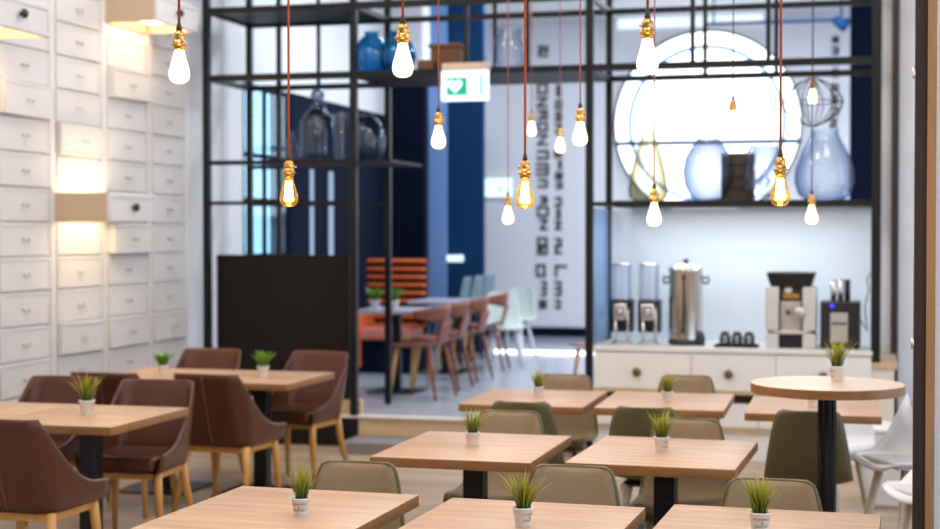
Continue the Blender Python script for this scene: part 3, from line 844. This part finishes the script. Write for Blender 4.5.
for i, lab in enumerate(('leftmost dark cup on the black tray', 'middle dark cup on the black tray', 'rightmost dark cup on the black tray')):
    loc = (q.x-.085+.088*i, y, ZK+.014)
    if cp is None:
        cp = thing('cup', lab, 'cup', loc, 0, 'dark cups on the tray')
        b = MB().use('black_plastic'); b.lathe([(0, 0), (.036, 0), (.041, .01), (.041, .06), (.030, .092), (.018, .102), (0, .104)], 24); b.build('body', None, cp)
        b = MB().use('pot_white'); b.tube([(.016, -.040, .062), (-.004, -.0425, .066), (-.014, -.041, .054), (.004, -.0425, .044), (.015, -.040, .032), (0, -.0425, .022), (-.014, -.041, .026)], .004, 8); b.build('emblem', None, cp)
    else: dup(cp, loc, 0, lab, 'dark cups on the tray')
y = YF+.22; q = at(792, 0, y)
t = thing('coffee_machine', 'silver coffee machine with black bean hopper on the counter', 'coffee machine', (q.x, y, ZK))
W_ = .18
b = MB().use('silver_plastic'); b.box(-W_, -.085, -.17, .18, .13, .45, .012, 2); b.box(.085, W_, -.17, .18, .13, .45, .012, 2); b.build('housing', None, t)
MB().use('steel_soft').box(-.085, .085, -.13, .17, .13, .345, .004, 1).build('front_plate', None, t)
b = MB().use('black_plastic'); b.box(-.085, .085, -.10, .17, .345, .45, .004, 1); b.build('control_panel', None, t)
b = MB().use('amber_label'); b.box(-.06, .06, -.106, -.10, .365, .40, .002, 1); b.use('pot_white').lathe([(0, 0), (.028, 0), (.03, .02), (0, .03)], 16, T(-.02, -.10, .425) @ Matrix.Rotation(PI/2, 4, 'X')); b.build('product_picture', None, t)
b = MB().use('black_plastic'); hp = []
for (w_, d0, d1, z) in ((.145, -.14, .15, .45), (.15, -.145, .155, .47), (.172, -.165, .175, .54), (.172, -.165, .175, .556)): hp.append([Vector(v) for v in ((-w_, d0, z), (w_, d0, z), (w_, d1, z), (-w_, d1, z))])
b.grid(hp, closed=True, smooth=False); b._add(hp[-1], [(0, 1, 2, 3)]); b.build('bean_hopper', None, t)
for gx_ in (-.0835, .0745): MB().use('black_plastic').box(gx_, gx_+.009, -.16, -.125, .13, .345).build('guide_rod', None, t)
b = MB().use('steel_soft'); b.lathe([(0, 0), (.045, 0), (.045, .02), (.03, .03), (0, .03)], 24, T(.065, -.165, .265) @ Matrix.Rotation(PI/2, 4, 'X')); b.build('dial', None, t)
b = MB().use('black_plastic'); b.box(-.03, -.005, -.17, -.12, .25, .28, .004, 1); b.build('spout', None, t)
b = MB().use('silver_plastic'); b.box(-W_, -.085, -.17, .18, 0, .105, .01, 2); b.box(.085, W_, -.17, .18, 0, .105, .01, 2)
b.lathe([(0, .105), (.17, .105), (.178, .118), (.178, .13), (0, .13)], 40, T(0, -.03, 0) @ Matrix.Diagonal((1.02, .95, 1, 1))); b.build('drip_tray', None, t)
b = MB().use('black_plastic'); b.box(-.085, .085, -.14, .18, 0, .105); b.build('waste_drawer', None, t)
y = YF+.22; q = at(841, 0, y)
t = thing('milk_cooler', 'small black milk cooler with glass door on the counter', 'cooler', (q.x, y, ZK))
b = MB().use('black_plastic'); b.box(-.142, .142, -.15, .18, .015, .345, .008, 2); b.build('body', None, t)
b = MB().use('steel_soft'); b.box(-.07, .055, -.158, -.15, .05, .265, .003, 1); d = b.build('door', None, t)
b = MB().use('black_plastic'); b.box(-.06, .045, -.162, -.157, .18, .195); b.build('door_rail', None, d)
b = MB().use('blue_led'); b.box(-.07, -.045, -.155, -.149, .305, .325); b.build('display', None, t)
for sx in (-1, 1):
    for sy in (-.12, .15): MB().use('black_plastic').lathe([(0, 0), (.015, 0), (.012, .016), (0, .016)], 12, T(sx*.12, sy, 0)).build('foot', None, t)
for i, (dx, mt, lab) in enumerate(((-.05, 'steel', 'steel tube of stacked cup lids on the milk cooler, left one'), (0, 'steel', 'steel tube of stacked cup lids on the milk cooler, middle one'), (.048, 'dark_metal', 'dark tube on the milk cooler, rightmost of three'))):
    tag(MB().use(mt).lathe([(0, 0), (.021, 0), (.021, .16), (.018, .16), (.018, .15), (0, .15)], 20).build('cup_tube', None, None, (q.x+dx, y-.05, ZK+.345)), lab, 'tube', 'tubes on the milk cooler')
tag(MB().use('black_plastic').tube([(q.x+.142, y+.1, ZK+.20), (q.x+.19, y+.1, ZK+.12), (q.x+.17, y+.12, ZK+.3), (q.x+.20, y+.14, ZK+.42), (q.x+.185, y+.2, ZK+.5), (q.x+.22, YB-.07, ZK+.55)], .005, 8).build('power_cable'), 'thin dark cable looping beside the milk cooler up the back panel', 'cable')

# ------------------------------------------------------------------ glassware on the shelves
def vase(name, label, cat, px, y, z, prof_, mat, parts=None):
    q = at(px, 0, y)
    return tag(MB().use(mat).lathe(prof_, 40).build(name, None, None, (q.x, y, z)), label, cat)
ys = YF+.38; zs_ = ZR3+.022
vase('glass_decanter', 'tall conical greenish glass decanter on the shelf above the counter', 'vase', 648, ys, zs_, [(0, .004), (.10, .0), (.145, .03), (.152, .10), (.135, .22), (.10, .36), (.06, .48), (.038, .55), (.032, .60), (.04, .62)], 'glass_green')
vase('glass_globe', 'round clear glass globe vase standing on the shelf above the counter', 'vase', 708, ys, zs_, [(0, .004), (.09, .0), (.13, .03), (.178, .12), (.192, .22), (.175, .33), (.13, .41), (.09, .445), (.085, .48)], 'glass_grey')
vase('glass_gourd_vase', 'large pear shaped clear glass vase at the right end of the shelf', 'vase', 824, ys, zs_, [(0, .004), (.13, .0), (.19, .04), (.222, .14), (.215, .24), (.17, .36), (.12, .45), (.10, .50), (.105, .53)], 'glass_clear')
q = at(738, 0, ys+.1)
t = thing('wood_crate', 'dark brown wooden crate between the glass globe and the glass lamp', 'crate', (q.x, ys+.1, zs_))
for k in range(4): MB().use('dark_wood').box(-.12, .12, -.10, -.085, .005+.09*k, .085+.09*k, .003, 1).build('slat', None, t)
MB().use('dark_wood').box(-.12, .12, -.085, .10, 0, .365).build('body', None, t)
q = at(764, 0, ys-.1)
t = thing('glass_lamp', 'small lamp with flared glass shade on the shelf beside the crate', 'lamp', (q.x, ys-.1, zs_))
MB().use('glass_grey').lathe([(.165, .08), (.155, .15), (.120, .40), (.10, .41)], 32).build('shade', None, t)
MB().use('glass_clear').lathe([(0, 0), (.12, 0), (.125, .02), (.04, .05), (.02, .10), (.05, .14), (.02, .20), (0, .21)], 28).build('base', None, t)
zl = ZL3+.01; yl = YF+.40
q = at(318, 0, yl)
t = thing('glass_jar', 'big dark glass jar with stopper on the left shelf', 'jar', (q.x, yl, zl))
MB().use('glass_dark').lathe([(0, .004), (.12, 0), (.145, .02), (.15, .08), (.148, .32), (.13, .38), (.07, .43), (.06, .46), (.075, .47)], 36).build('body', None, t)
MB().use('glass_dark').lathe([(0, .45), (.05, .45), (.055, .475), (.03, .49), (.055, .53), (.06, .56), (.035, .60), (0, .61)], 24).build('stopper', None, t)
vase('glass_cylinder', 'slim clear glass cylinder beside the big dark jar on the left shelf', 'vase', 341, yl-.05, zl, [(0, .004), (.05, 0), (.052, .02), (.052, .34), (.06, .40)], 'glass_clear')
vase('glass_bowl', 'round dark glass bowl beside the shelving post on the left shelf', 'bowl', 366, yl, zl, [(0, .004), (.08, 0), (.12, .03), (.155, .11), (.16, .19), (.14, .28), (.10, .34), (.06, .37), (.065, .39)], 'glass_dark')
vase('amber_vase', 'small glass vase seen behind the hanging cord on the left shelf', 'vase', 292, yl+.1, zl, [(0, .004), (.04, 0), (.06, .05), (.055, .14), (.02, .22), (.025, .27)], 'glass_clear')
zt_ = ZB2+.0
for px, s_, mt, lab in ((372, .155, 'glass_blue', 'blue round glass vase at the left on the top shelf beside the post'), (398, .15, 'glass_blue', 'blue round glass vase hidden behind the hanging bulb on the top shelf')):
    vase('blue_vase', lab, 'vase', px, YF+.3, zt_, [(0, .004), (s_*.4, 0), (s_*.75, .04), (s_, .15), (s_*.95, .22), (s_*.6, .31), (s_*.35, .34), (s_*.4, .37)], mt)
q = at(448, 0, YF+.35)
t = thing('wicker_box', 'brown woven box on the top shelf above the green sign', 'box', (q.x, YF+.35, zt_))
MB().use('carton').box(-.11, .12, -.12, .12, 0, .24, .01, 2).build('body', None, t)
MB().use('carton').box(-.125, .135, -.135, .135, .215, .25, .01, 2).build('lid', None, t)
q = at(430, 0, YF+.25)
tag(MB().use('carton').box(-.07, .06, -.07, .07, 0, .115, .008, 2).build('small_carton', None, None, (q.x, YF+.2, zt_)), 'small brown carton in front of the woven box on the top shelf', 'box')
q = at(512, 0, YF+.35)
vase('top_glass_jar', 'large pale glass jar on the top shelf right of the woven box', 'jar', 510, YF+.35, zt_, [(0, .004), (.12, 0), (.14, .03), (.14, .26), (.09, .33), (.10, .37)], 'glass_clear')

# ------------------------------------------------------------------ hanging bulbs
PB = [(0, -.182), (.010, -.1815), (.020, -.177), (.0275, -.168), (.0312, -.154), (.0312, -.142), (.028, -.125), (.0215, -.100), (.0165, -.080), (.0145, -.066), (.0140, -.058)]
def pendant(px, py_bottom, Z, lit, cordmat, label, thick=.0042, scale=1.0):
    p = atZ(px, py_bottom, Z)
    s = scale; k_ = .88*scale
    t = thing('pendant_bulb', label, 'lamp', (p.x, p.y, p.z+.182*k_), rnd.uniform(0, 6), 'bare bulbs hanging on fabric cords')
    b = MB().use('brass'); b.lathe([(r*s, z*k_) for r, z in ((.0085, .004), (.013, -.002), (.0175, -.010), (.0175, -.026), (.0160, -.028), (.0195, -.031), (.0195, -.042), (.025, -.0425), (.025, -.047), (.0195, -.0475), (.0185, -.056), (.0165, -.064), (0, -.064))], 28)
    b.tube([(.017*s, 0, -.02*s), (.028*s, 0, -.02*s)], .003*s, 8); b.build('socket', None, t)
    b = MB().use('grip_dark'); b.lathe([(thick*.9, .030*s), (.0075*s, .018*s), (.0095*s, .004*s), (0, .003*s)], 16); b.build('cord_grip', None, t)
    top_ = ZC-(p.z+.182*k_)
    b = MB().use(cordmat); b.tube([(0, 0, .02*s), (0, 0, top_-.02)], thick, 8); b.build('cord', None, t)
    b = MB().use('brass'); b.lathe([(0, top_), (.05, top_), (.045, top_-.02), (0, top_-.025)], 20); b.build('ceiling_rose', None, t)
    b = MB().use('bulb_lit' if lit else 'bulb_amber'); b.lathe([(r*s*1.04, z*k_) for r, z in PB], 28); bb = b.build('bulb', None, t)
    b = MB().use('filament')
    for k in range(9):
        a = 2*PI*k/9; a2 = a+.25
        b.tube([(.0085*s*math.cos(a), .0085*s*math.sin(a), -.080*k_), (.0145*s*math.cos(a2), .0145*s*math.sin(a2), -.158*k_)], .0026*s, 6)
    b.build('filament', None, bb)
    b = MB().use('brass'); b.tube([(0, 0, -.06*s), (0, 0, -.150*k_)], .0018*s, 6); b.build('filament_stem', None, bb)
    if Z < 9:
        li = bpy.data.lights.new('bulb_light', 'POINT'); li.energy = 2.5; li.color = (1, .68, .34); li.shadow_soft_size = .03
        lo = bpy.data.objects.new('bulb_light', li); COL.objects.link(lo); lo.parent = t; lo.location = (0, 0, -.23*s)
    return t
for a in (
 (180, 84, 4.72, 1, 'cord_red', 'white glowing bulb hanging before the drawer wall, on a red cord'),
 (403, 78, 4.66, 1, 'cord_red', 'white glowing bulb hanging before the blue vases, second from left at the top'),
 (647, 74.5, 4.5, 1, 'cord_red', 'white glowing bulb at the top, before the round bright window'),
 (289, 207, 5.35, 0, 'cord_red', 'amber bulb with visible filament hanging above the black partition'),
 (525, 209, 5.15, 0, 'cord_red', 'amber bulb with visible filament at the centre of the photo'),
 (780, 206.5, 5.0, 0, 'cord_red', 'amber bulb with visible filament before the glass shelf at right'),
 (438.5, 149, 6.8, 1, 'cord_pink', 'smaller bulb hanging just below the green heart sign'),
 (508, 224, 8.8, 1, 'cord_pink', 'small far bulb just left of the central amber bulb'),
 (580, 146, 6.6, 1, 'cord_pink', 'bulb hanging close to the left side of the middle shelving post'),
 (560, 153, 10.2, 1, 'cord_pink', 'small blurred reflection of a bulb before the black wall lettering, right of the other blurred one'),  # a reflection, built as an added hanging bulb
 (531.5, 136, 10.9, 1, 'cord_pink', 'small blurred reflection of a bulb beside the long red cord at the centre'),  # another reflected glow given an added bulb and cord
 (654, 226, 6.7, 1, 'cord_pink', 'bulb hanging in front of the conical decanter, just below the shelf'),
 (811.5, 224, 8.3, 1, 'cord_dark', 'small bulb hanging before the pear shaped vase, just below the shelf'),
 (732.5, 131, 8.0, 1, 'cord_dark', 'small bulb lost in the bright round window, only its brass socket clear'),
 ):
    pendant(*a, thick=.0042 if a[2] < 6 else .0030, scale=1.0)
t = pendant(812, 104, 10.6, 1, 'cord_dark', 'glowing bulb inside a round wire cage at upper right', .003)
b = MB().use('dark_metal')
for k in range(12):
    a = 2*PI*k/12; b.tube([((.02+.19*math.sin(PI*q/10)**.8)*math.cos(a), (.02+.19*math.sin(PI*q/10)**.8)*math.sin(a), .02-.34*q/10) for q in range(11)], .0035, 5)
b.tube([(.208*math.cos(2*PI*k/32), .208*math.sin(2*PI*k/32), -.15) for k in range(33)], .0035, 5); b.build('wire_cage', None, t)

# ------------------------------------------------------------------ signs and wall lettering
yS = YF-.12
a, c_ = at(441.5, 102, yS), at(489, 70, yS)
t = thing('heart_sign', 'lit white and green sign with a white heart hanging from the shelving beam', 'sign', ((a.x+c_.x)/2, yS, a.z))
w_, h_ = (c_.x-a.x)/2, c_.z-a.z
MB().use('sign_housing').box(-w_+.01, w_-.01, -.03, .09, h_, h_+.055, .004, 1).build('housing', None, t)
MB().use('sign_white').box(-w_, w_, -.012, .012, 0, h_, .004, 1).build('panel', None, t)
g0, g1, gz0, gz1 = -w_+.045, -w_+.205, .045, h_-.055
MB().use('sign_green').box(g0, g1, -.015, -.012, gz0, gz1).build('green_square', None, t)
gx, gz = g0+.066, (gz0+gz1)/2
hb = []
for k in range(40):
    q = 2*PI*k/40; hb.append((gx+.0036*16*math.sin(q)**3, -.0165, gz+.0036*(13*math.cos(q)-5*math.cos(2*q)-2*math.cos(3*q)-math.cos(4*q))+.006))
b = MB().use('sign_white'); b._add(hb+[(v[0], -.015, v[2]) for v in hb], [tuple(range(40))]+[(k, (k+1) % 40, 40+(k+1) % 40, 40+k) for k in range(40)]); b.build('heart', None, t)
MB().use('sign_green').box(w_-.065, w_-.048, -.015, -.012, gz0, gz1+.01).build('green_bar', None, t)
MB().use('grey_top').box(.045, .049, -.014, -.012, .075, .115).box(.049, .075, -.014, -.012, .075, .079).build('arrow', None, t)
yq = YW-.08
a, c_ = at(482.5, 197, yq), at(512, 178.5, yq)
t = thing('exit_sign', 'small lit white sign far away on the back wall', 'sign', ((a.x+c_.x)/2, yq, a.z))
w_, h_ = (c_.x-a.x)/2, c_.z-a.z
MB().use('sign_white').box(-w_, w_, -.02, .02, 0, h_, .004, 1).build('panel', None, t)
MB().use('sign_housing').box(-w_, w_, .02, .08, .02, h_-.02).build('housing', None, t)
MB().use('sign_green').box(.03, .055, -.024, -.02, .06, .15).build('green_figure', None, t)
a = at(455, 258.5, yn-.01)
tag(MB().use('sign_white').box(-.10, .10, -.03, .03, -.04, .04, .012, 2).build('wall_reflection', None, None, (a.x, yn-.01, a.z)), 'small pale reflection on the dark blue wall strip at the back', 'reflection')  # emissive box standing in for a reflection on the wall
def lettering(spec, yy, label):
    """rotated black letter strokes: columns of blocks, rings and bars too blurred in the photo to be read"""
    t = None
    for kind, pxl, pxr, p0_, p1_ in spec:
        A, C = at(pxl, p1_, yy), at(pxr, p0_, yy)
        x0, x1, z0, z1 = A.x, C.x, A.z, C.z; w = (x1-x0)
        if t is None: t = thing('wall_lettering', label, 'lettering', (x0, yy, z0))
        b = MB().use('ink'); o_ = (x0, z0); x0 -= t.location.x; z0 -= t.location.z; x1 -= t.location.x; z1 -= t.location.z
        s = .028
        def bx(u0, u1, v0, v1): b.box(x0+u0*w, x0+u1*w, -.012, 0, z0+v0*(z1-z0), z0+v1*(z1-z0))
        tx, tz = min(.4, s/w*1.3), min(.4, s/(z1-z0)*1.3)
        if kind in 'ODBRPA': bx(0, 1, 0, tz); bx(0, 1, 1-tz, 1); bx(1-tx, 1, tz, 1-tz); 
        if kind in 'OD': bx(0, tx, tz, 1-tz)
        if kind == 'B': bx(.3, .3+tx, tz, 1-tz); bx(0, .3, .4, .4+tz)
        if kind == 'A': bx(.4, .4+tx, tz, 1-tz)
        if kind == 'N': bx(0, 1, 0, tz); bx(0, 1, 1-tz, 1); b.tube([(x0+.9*w, -.006, z1-.02), (x0+.1*w, -.006, z0+.02)], .018, 4)
        if kind == 'C': bx(1-tx, 1, 0, 1); bx(0, 1, 0, tz); bx(0, 1, 1-tz, 1); bx(0, tx, 0, .35)
        if kind == 'E': bx(1-tx, 1, 0, 1); [bx(0, 1-tx, v, min(1, v+tz)) for v in (0, .5-tz/2, 1-tz)]
        if kind == 'I': bx(0, 1, 0, 1)
        if kind == 'S': bx(0, tx*1.1, 0, .6); bx(1-tx, 1, .4, 1); bx(0, 1, .45, .45+tz); bx(0, .6, 1-tz, 1); bx(.4, 1, 0, tz)
        if kind == 'L': bx(0, tx, 0, 1); bx(0, 1, 1-tz, 1)
        b.build('letter', None, t, weld=False)
    return t
lettering([('S', 538, 548, 46, 58), ('N', 538, 549, 66, 78), ('O', 537, 548, 83, 95), ('N', 536, 548, 97, 108), ('A', 537, 548, 110, 120), ('O', 537, 548, 122, 132), ('N', 537, 548, 134, 146), ('C', 537, 549, 150, 160), ('E', 536, 549, 163, 176), ('P', 538, 548, 179, 188),
           ('A', 540, 548, 196, 204), ('O', 537, 549, 206, 217), ('N', 540, 548, 219, 230), ('D', 537, 548, 237, 246), ('B', 537, 548, 246, 255), ('D', 536, 546, 264, 277), ('E', 541, 547, 281, 296), ('B', 539, 547, 300, 309)], YW-.005, 'left column of rotated black letters on the far white wall')
lettering([('I', 556, 561, 85, 97), ('O', 555, 562, 100, 110), ('E', 555, 562, 112, 122), ('N', 555, 562, 124, 134), ('E', 554, 562, 150, 158), ('I', 558, 562, 160, 170), ('E', 555, 563, 172, 180), ('P', 556, 563, 182, 189),
           ('C', 555, 562, 197, 207), ('E', 556, 561, 209, 219), ('N', 555, 562, 221, 230), ('S', 555, 562, 238, 254), ('L', 555, 567, 265, 277), ('E', 555, 562, 281, 296), ('P', 555, 561, 300, 309)], YW-.005, 'right column of rotated black letters on the far white wall')
lettering([('S', 831, 838, 37, 44), ('C', 831, 838, 47, 55), ('A', 831, 838, 58, 66), ('E', 831, 838, 69, 78), ('O', 830, 838, 84, 92), ('N', 830, 838, 95, 104), ('R', 830, 838, 107, 116), ('N', 829, 837, 119, 128)], YW-.005, 'column of rotated black letters on the wall right of the round window')

# ------------------------------------------------------------------ platform room furniture
yo = 15.2
xa, xb = at(366.5, 0, yo).x, at(425, 0, yo).x
t = thing('booth_bench', 'orange banquette with horizontal padded channels on the platform', 'bench', ((xa+xb)/2, yo, ZP)); w_ = (xb-xa)/2
zt_ = at(395, 256, yo).z-ZP
b = MB().use('orange_gap'); b.box(-w_, w_, .06, .12, 0, zt_-.02); b.build('back_frame', None, t)
n_ = 9
for k in range(n_):
    z0 = .44+(zt_-.44)*k/n_; z1 = .44+(zt_-.44)*(k+1)/n_
    MB().use('orange_fabric').box(-w_, w_, -.03, .07, z0+.010, z1-.034, .025, 3).build('back_channel', None, t)
MB().use('pink_seat').box(-w_, w_, -.5, -.03, .34, .46, .03, 3).build('seat_cushion', None, t)
MB().use('navy').box(-w_, w_, -.46, .06, 0, .34).build('plinth', None, t)
MB().use('orange_fabric').box(-w_, -w_+.10, -.7, -.02, .05, .62, .03, 3).build('side_arm', None, t)
def bg_table(px, Z, label):
    p = atZ(px, 0, Z)
    t = thing('platform_table', label, 'table', (p.x, p.y, ZP), 0, 'grey topped tables on the platform')
    MB().use('grey_top').box(-.30, .30, -.38, .38, .72, .75, .004, 1).build('tabletop', None, t)
    MB().use('black_metal').box(-.035, .035, -.035, .035, .012, .72).build('column', None, t)
    MB().use('black_metal').box(-.22, .22, -.22, .22, 0, .012).build('base_plate', None, t)
    return p
pt = bg_table(397, 13.75, 'grey topped table with green plants in front of the orange bench')
bg_table(446, 15.6, 'pale table far back among the wooden chairs on the platform')
for k, (dx, dy, lab) in enumerate(((-.14, -.2, 'leafy plant on the platform table, left of two'), (.05, -.24, 'leafy plant on the platform table behind the shelving post'))):
    dup(protos[6], (pt.x+dx, pt.y+dy, ZP+.75), k, lab, 'leafy plants on the platform table', 1.5)
def ply_chair(label_):
    t = thing('bentwood_chair', label_, 'chair', group='brown wooden chairs on the platform')
    rows = []
    for i in range(9):
        u = i/8; yy = .22-.42*u; zz = .455-.02*math.sin(PI*u)+.03*u**4; w2 = .215+.01*math.sin(PI*u)-.05*max(0, u-.7)
        rows.append([Vector((w2*(-1+k/5), yy, zz+.015*abs(-1+k/5)**2)) for k in range(11)])
    b = MB().use('walnut'); b.shell(rows, -.016); b.build('seat', None, t)
    b = MB().use('walnut'); rows = []
    for i in range(7):
        u = i/6; zz = .47+.20*u; w2 = .09+.03*u**2
        rows.append([Vector((w2*(-1+k/3), -.195-.06*u, zz)) for k in range(7)])
    b.shell(rows, -.016); b.build('back_splat', None, t)
    b = MB().use('walnut'); rows = []
    for i in range(25):
        a = -1.4+2.8*i/24; r = .25; s_ = abs(a)/1.4
        zc_ = .735-.0*s_**2; hh = .085*(1-.70*s_**1.3)
        c0 = Vector((r*math.sin(a)*1.05, .0-r*math.cos(a), 0))
        rows.append([c0+Vector((0, 0, zc_-hh)), c0+Vector((0, 0, zc_-hh*.3)), c0*1.02+Vector((0, 0, zc_+hh*.3)), c0*1.04+Vector((0, 0, zc_+hh))])
    b.shell(rows, .020); b.build('back_rail', None, t)
    for sx_, sy in ((1, 1), (-1, 1), (1, -1), (-1, -1)):
        b = MB().use('walnut' if sy < 0 else 'oak_leg'); b.tube([(sx_*.17, sy*.15, .445), (sx_*.22, sy*.22-.02, 0)], [.020, .012], 10); b.build('leg', None, t)
    return t
pc = None
for px, Z, r, lab in ((421, 13.25, 82, 'nearest brown wooden chair on the platform at the grey table'), (441, 14.0, 88, 'second brown wooden chair on the platform, just behind the nearest'), (462, 14.8, 84, 'third brown wooden chair back in the row on the platform'), (484, 16.0, 95, 'dark wooden chair at the far end of the row, beside the mint chairs'), (602, 13.2, 80, 'wooden chair almost hidden behind the middle shelving post')):
    p = atZ(px, 0, Z)
    if pc is None: pc = ply_chair(lab); pc.location = (p.x, p.y, ZP); pc.rotation_euler = (0, 0, math.radians(r))
    else: dup(pc, (p.x, p.y, ZP), math.radians(r), lab)
mc = None
for px, Z, r, lab in ((504, 16.2, 200, 'mint coloured plastic chair nearest the dark wooden chairs on the platform'), (514, 17.3, 170, 'mint coloured plastic chair farther back on the platform')):
    p = atZ(px, 0, Z)
    if mc is None:
        mc = shell_chair('mint', None, 'white_plastic'); mc.location = (p.x, p.y, ZP); mc.rotation_euler = (0, 0, math.radians(r)); mc['label'] = lab; mc['group'] = 'mint chairs'; mc.scale = (.97,)*3
    else: dup(mc, (p.x, p.y, ZP), math.radians(r), lab, 'mint chairs', .97)
gc = None
for px, Z, r, lab in ((443, 16.7, 95, 'grey blue chair far back, leftmost of the three beneath the dark blue strip'), (456, 17.2, 90, 'grey blue chair far back, middle one of the three'), (468, 17.7, 88, 'grey blue chair far back, nearest the white lettered wall')):
    p = atZ(px, 0, Z)
    if gc is None:
        gc = shell_chair('grey_blue', None, 'dark_metal'); gc.location = (p.x, p.y, ZP); gc.rotation_euler = (0, 0, math.radians(r)); gc['label'] = lab; gc['group'] = 'grey blue chairs'; gc.scale = (1.16,)*3
    else: dup(gc, (p.x, p.y, ZP), math.radians(r), lab, 'grey blue chairs', 1.16)
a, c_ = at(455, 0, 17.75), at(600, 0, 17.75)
tag(MB().use('sun_patch_glow').box(a.x, c_.x, -.06, .06, 0, .02).build('floor_sun_patch', None, None, (0, 17.75, ZP)), 'glowing strip for a sun patch on the platform floor near the far wall', 'light')  # added emissive slab standing in for sunlight on the floor
q = at(840, 22, 18.6)
t = thing('track_spotlight', 'blue spotlight on a ceiling track at the upper right', 'lamp', (q.x, 18.6, q.z))
MB().use('navy_blue').tube([(-1.6, 0, .02), (.1, 0, .02)], .02, 8).build('track', None, t)
MB().use('navy_blue').tube([(-1.5, 0, .02), (-1.5, 0, ZC-q.z)], .012, 8).tube([(0, 0, .02), (0, 0, ZC-q.z)], .012, 8).build('hanger', None, t)
MB().use('navy_blue').tube([(-.08, 0, .03), (.06, -.03, -.07)], [.05, .075], 20).build('head', None, t)

# ------------------------------------------------------------------ light
def area(name, loc, sx, sy, e, col, rot=(0, 0, 0)):
    li = bpy.data.lights.new(name, 'AREA'); li.shape = 'RECTANGLE'; li.size = sx; li.size_y = sy; li.energy = e; li.color = col
    o = bpy.data.objects.new(name, li); COL.objects.link(o); o.location = loc; o.rotation_euler = rot; return o
for x in (-4.0, -1.9, .2):
    for y in (3.4, 6.4, 9.4): area('ceiling_fill', (x, y, ZC-.02), .9, .9, 33, (1, .93, .85))  # unseen warm fill lights added over the dining room, no fixtures
for x in (-3.6, -.6, 2.0):
    for y in (13.6, 17.6): area('platform_fill', (x, y, ZC-.02), 1.2, .6, 85, (.84, .92, 1))  # unseen cool fill added to brighten the platform room
area('counter_light', ((cx0+cx1)/2, YF+.35, ZR3-.04), 1.6, .08, 12, (.86, .93, 1))
w = bpy.data.worlds.new('world'); SC.world = w; w.use_nodes = True
bg = w.node_tree.nodes['Background']; bg.inputs[0].default_value = (.80, .90, 1, 1); bg.inputs[1].default_value = 2.4

# ------------------------------------------------------------------ camera
cam = bpy.data.cameras.new('camera'); co = bpy.data.objects.new('camera', cam); COL.objects.link(co); SC.camera = co
cam.sensor_width = 36; cam.lens = 36*F/940; cam.clip_start = .05; cam.clip_end = 200
co.location = (0, 0, EYE); co.rotation_euler = (PI/2-math.atan(32/F), 0, TH)
cam.dof.use_dof = True; cam.dof.focus_distance = 5.1; cam.dof.aperture_fstop = 2.3; cam.dof.aperture_blades = 0
SC.view_settings.view_transform = 'Standard'; SC.view_settings.look = 'None'; SC.view_settings.gamma = 1; SC.view_settings.use_curve_mapping = False
SC.view_settings.exposure = 0.0
SC.cycles.max_bounces = 8; SC.cycles.diffuse_bounces = 4; SC.cycles.glossy_bounces = 4; SC.cycles.transparent_max_bounces = 24
SC.cycles.sample_clamp_indirect = 4; SC.cycles.caustics_reflective = False; SC.cycles.caustics_refractive = False
SC.cycles.use_denoising = True
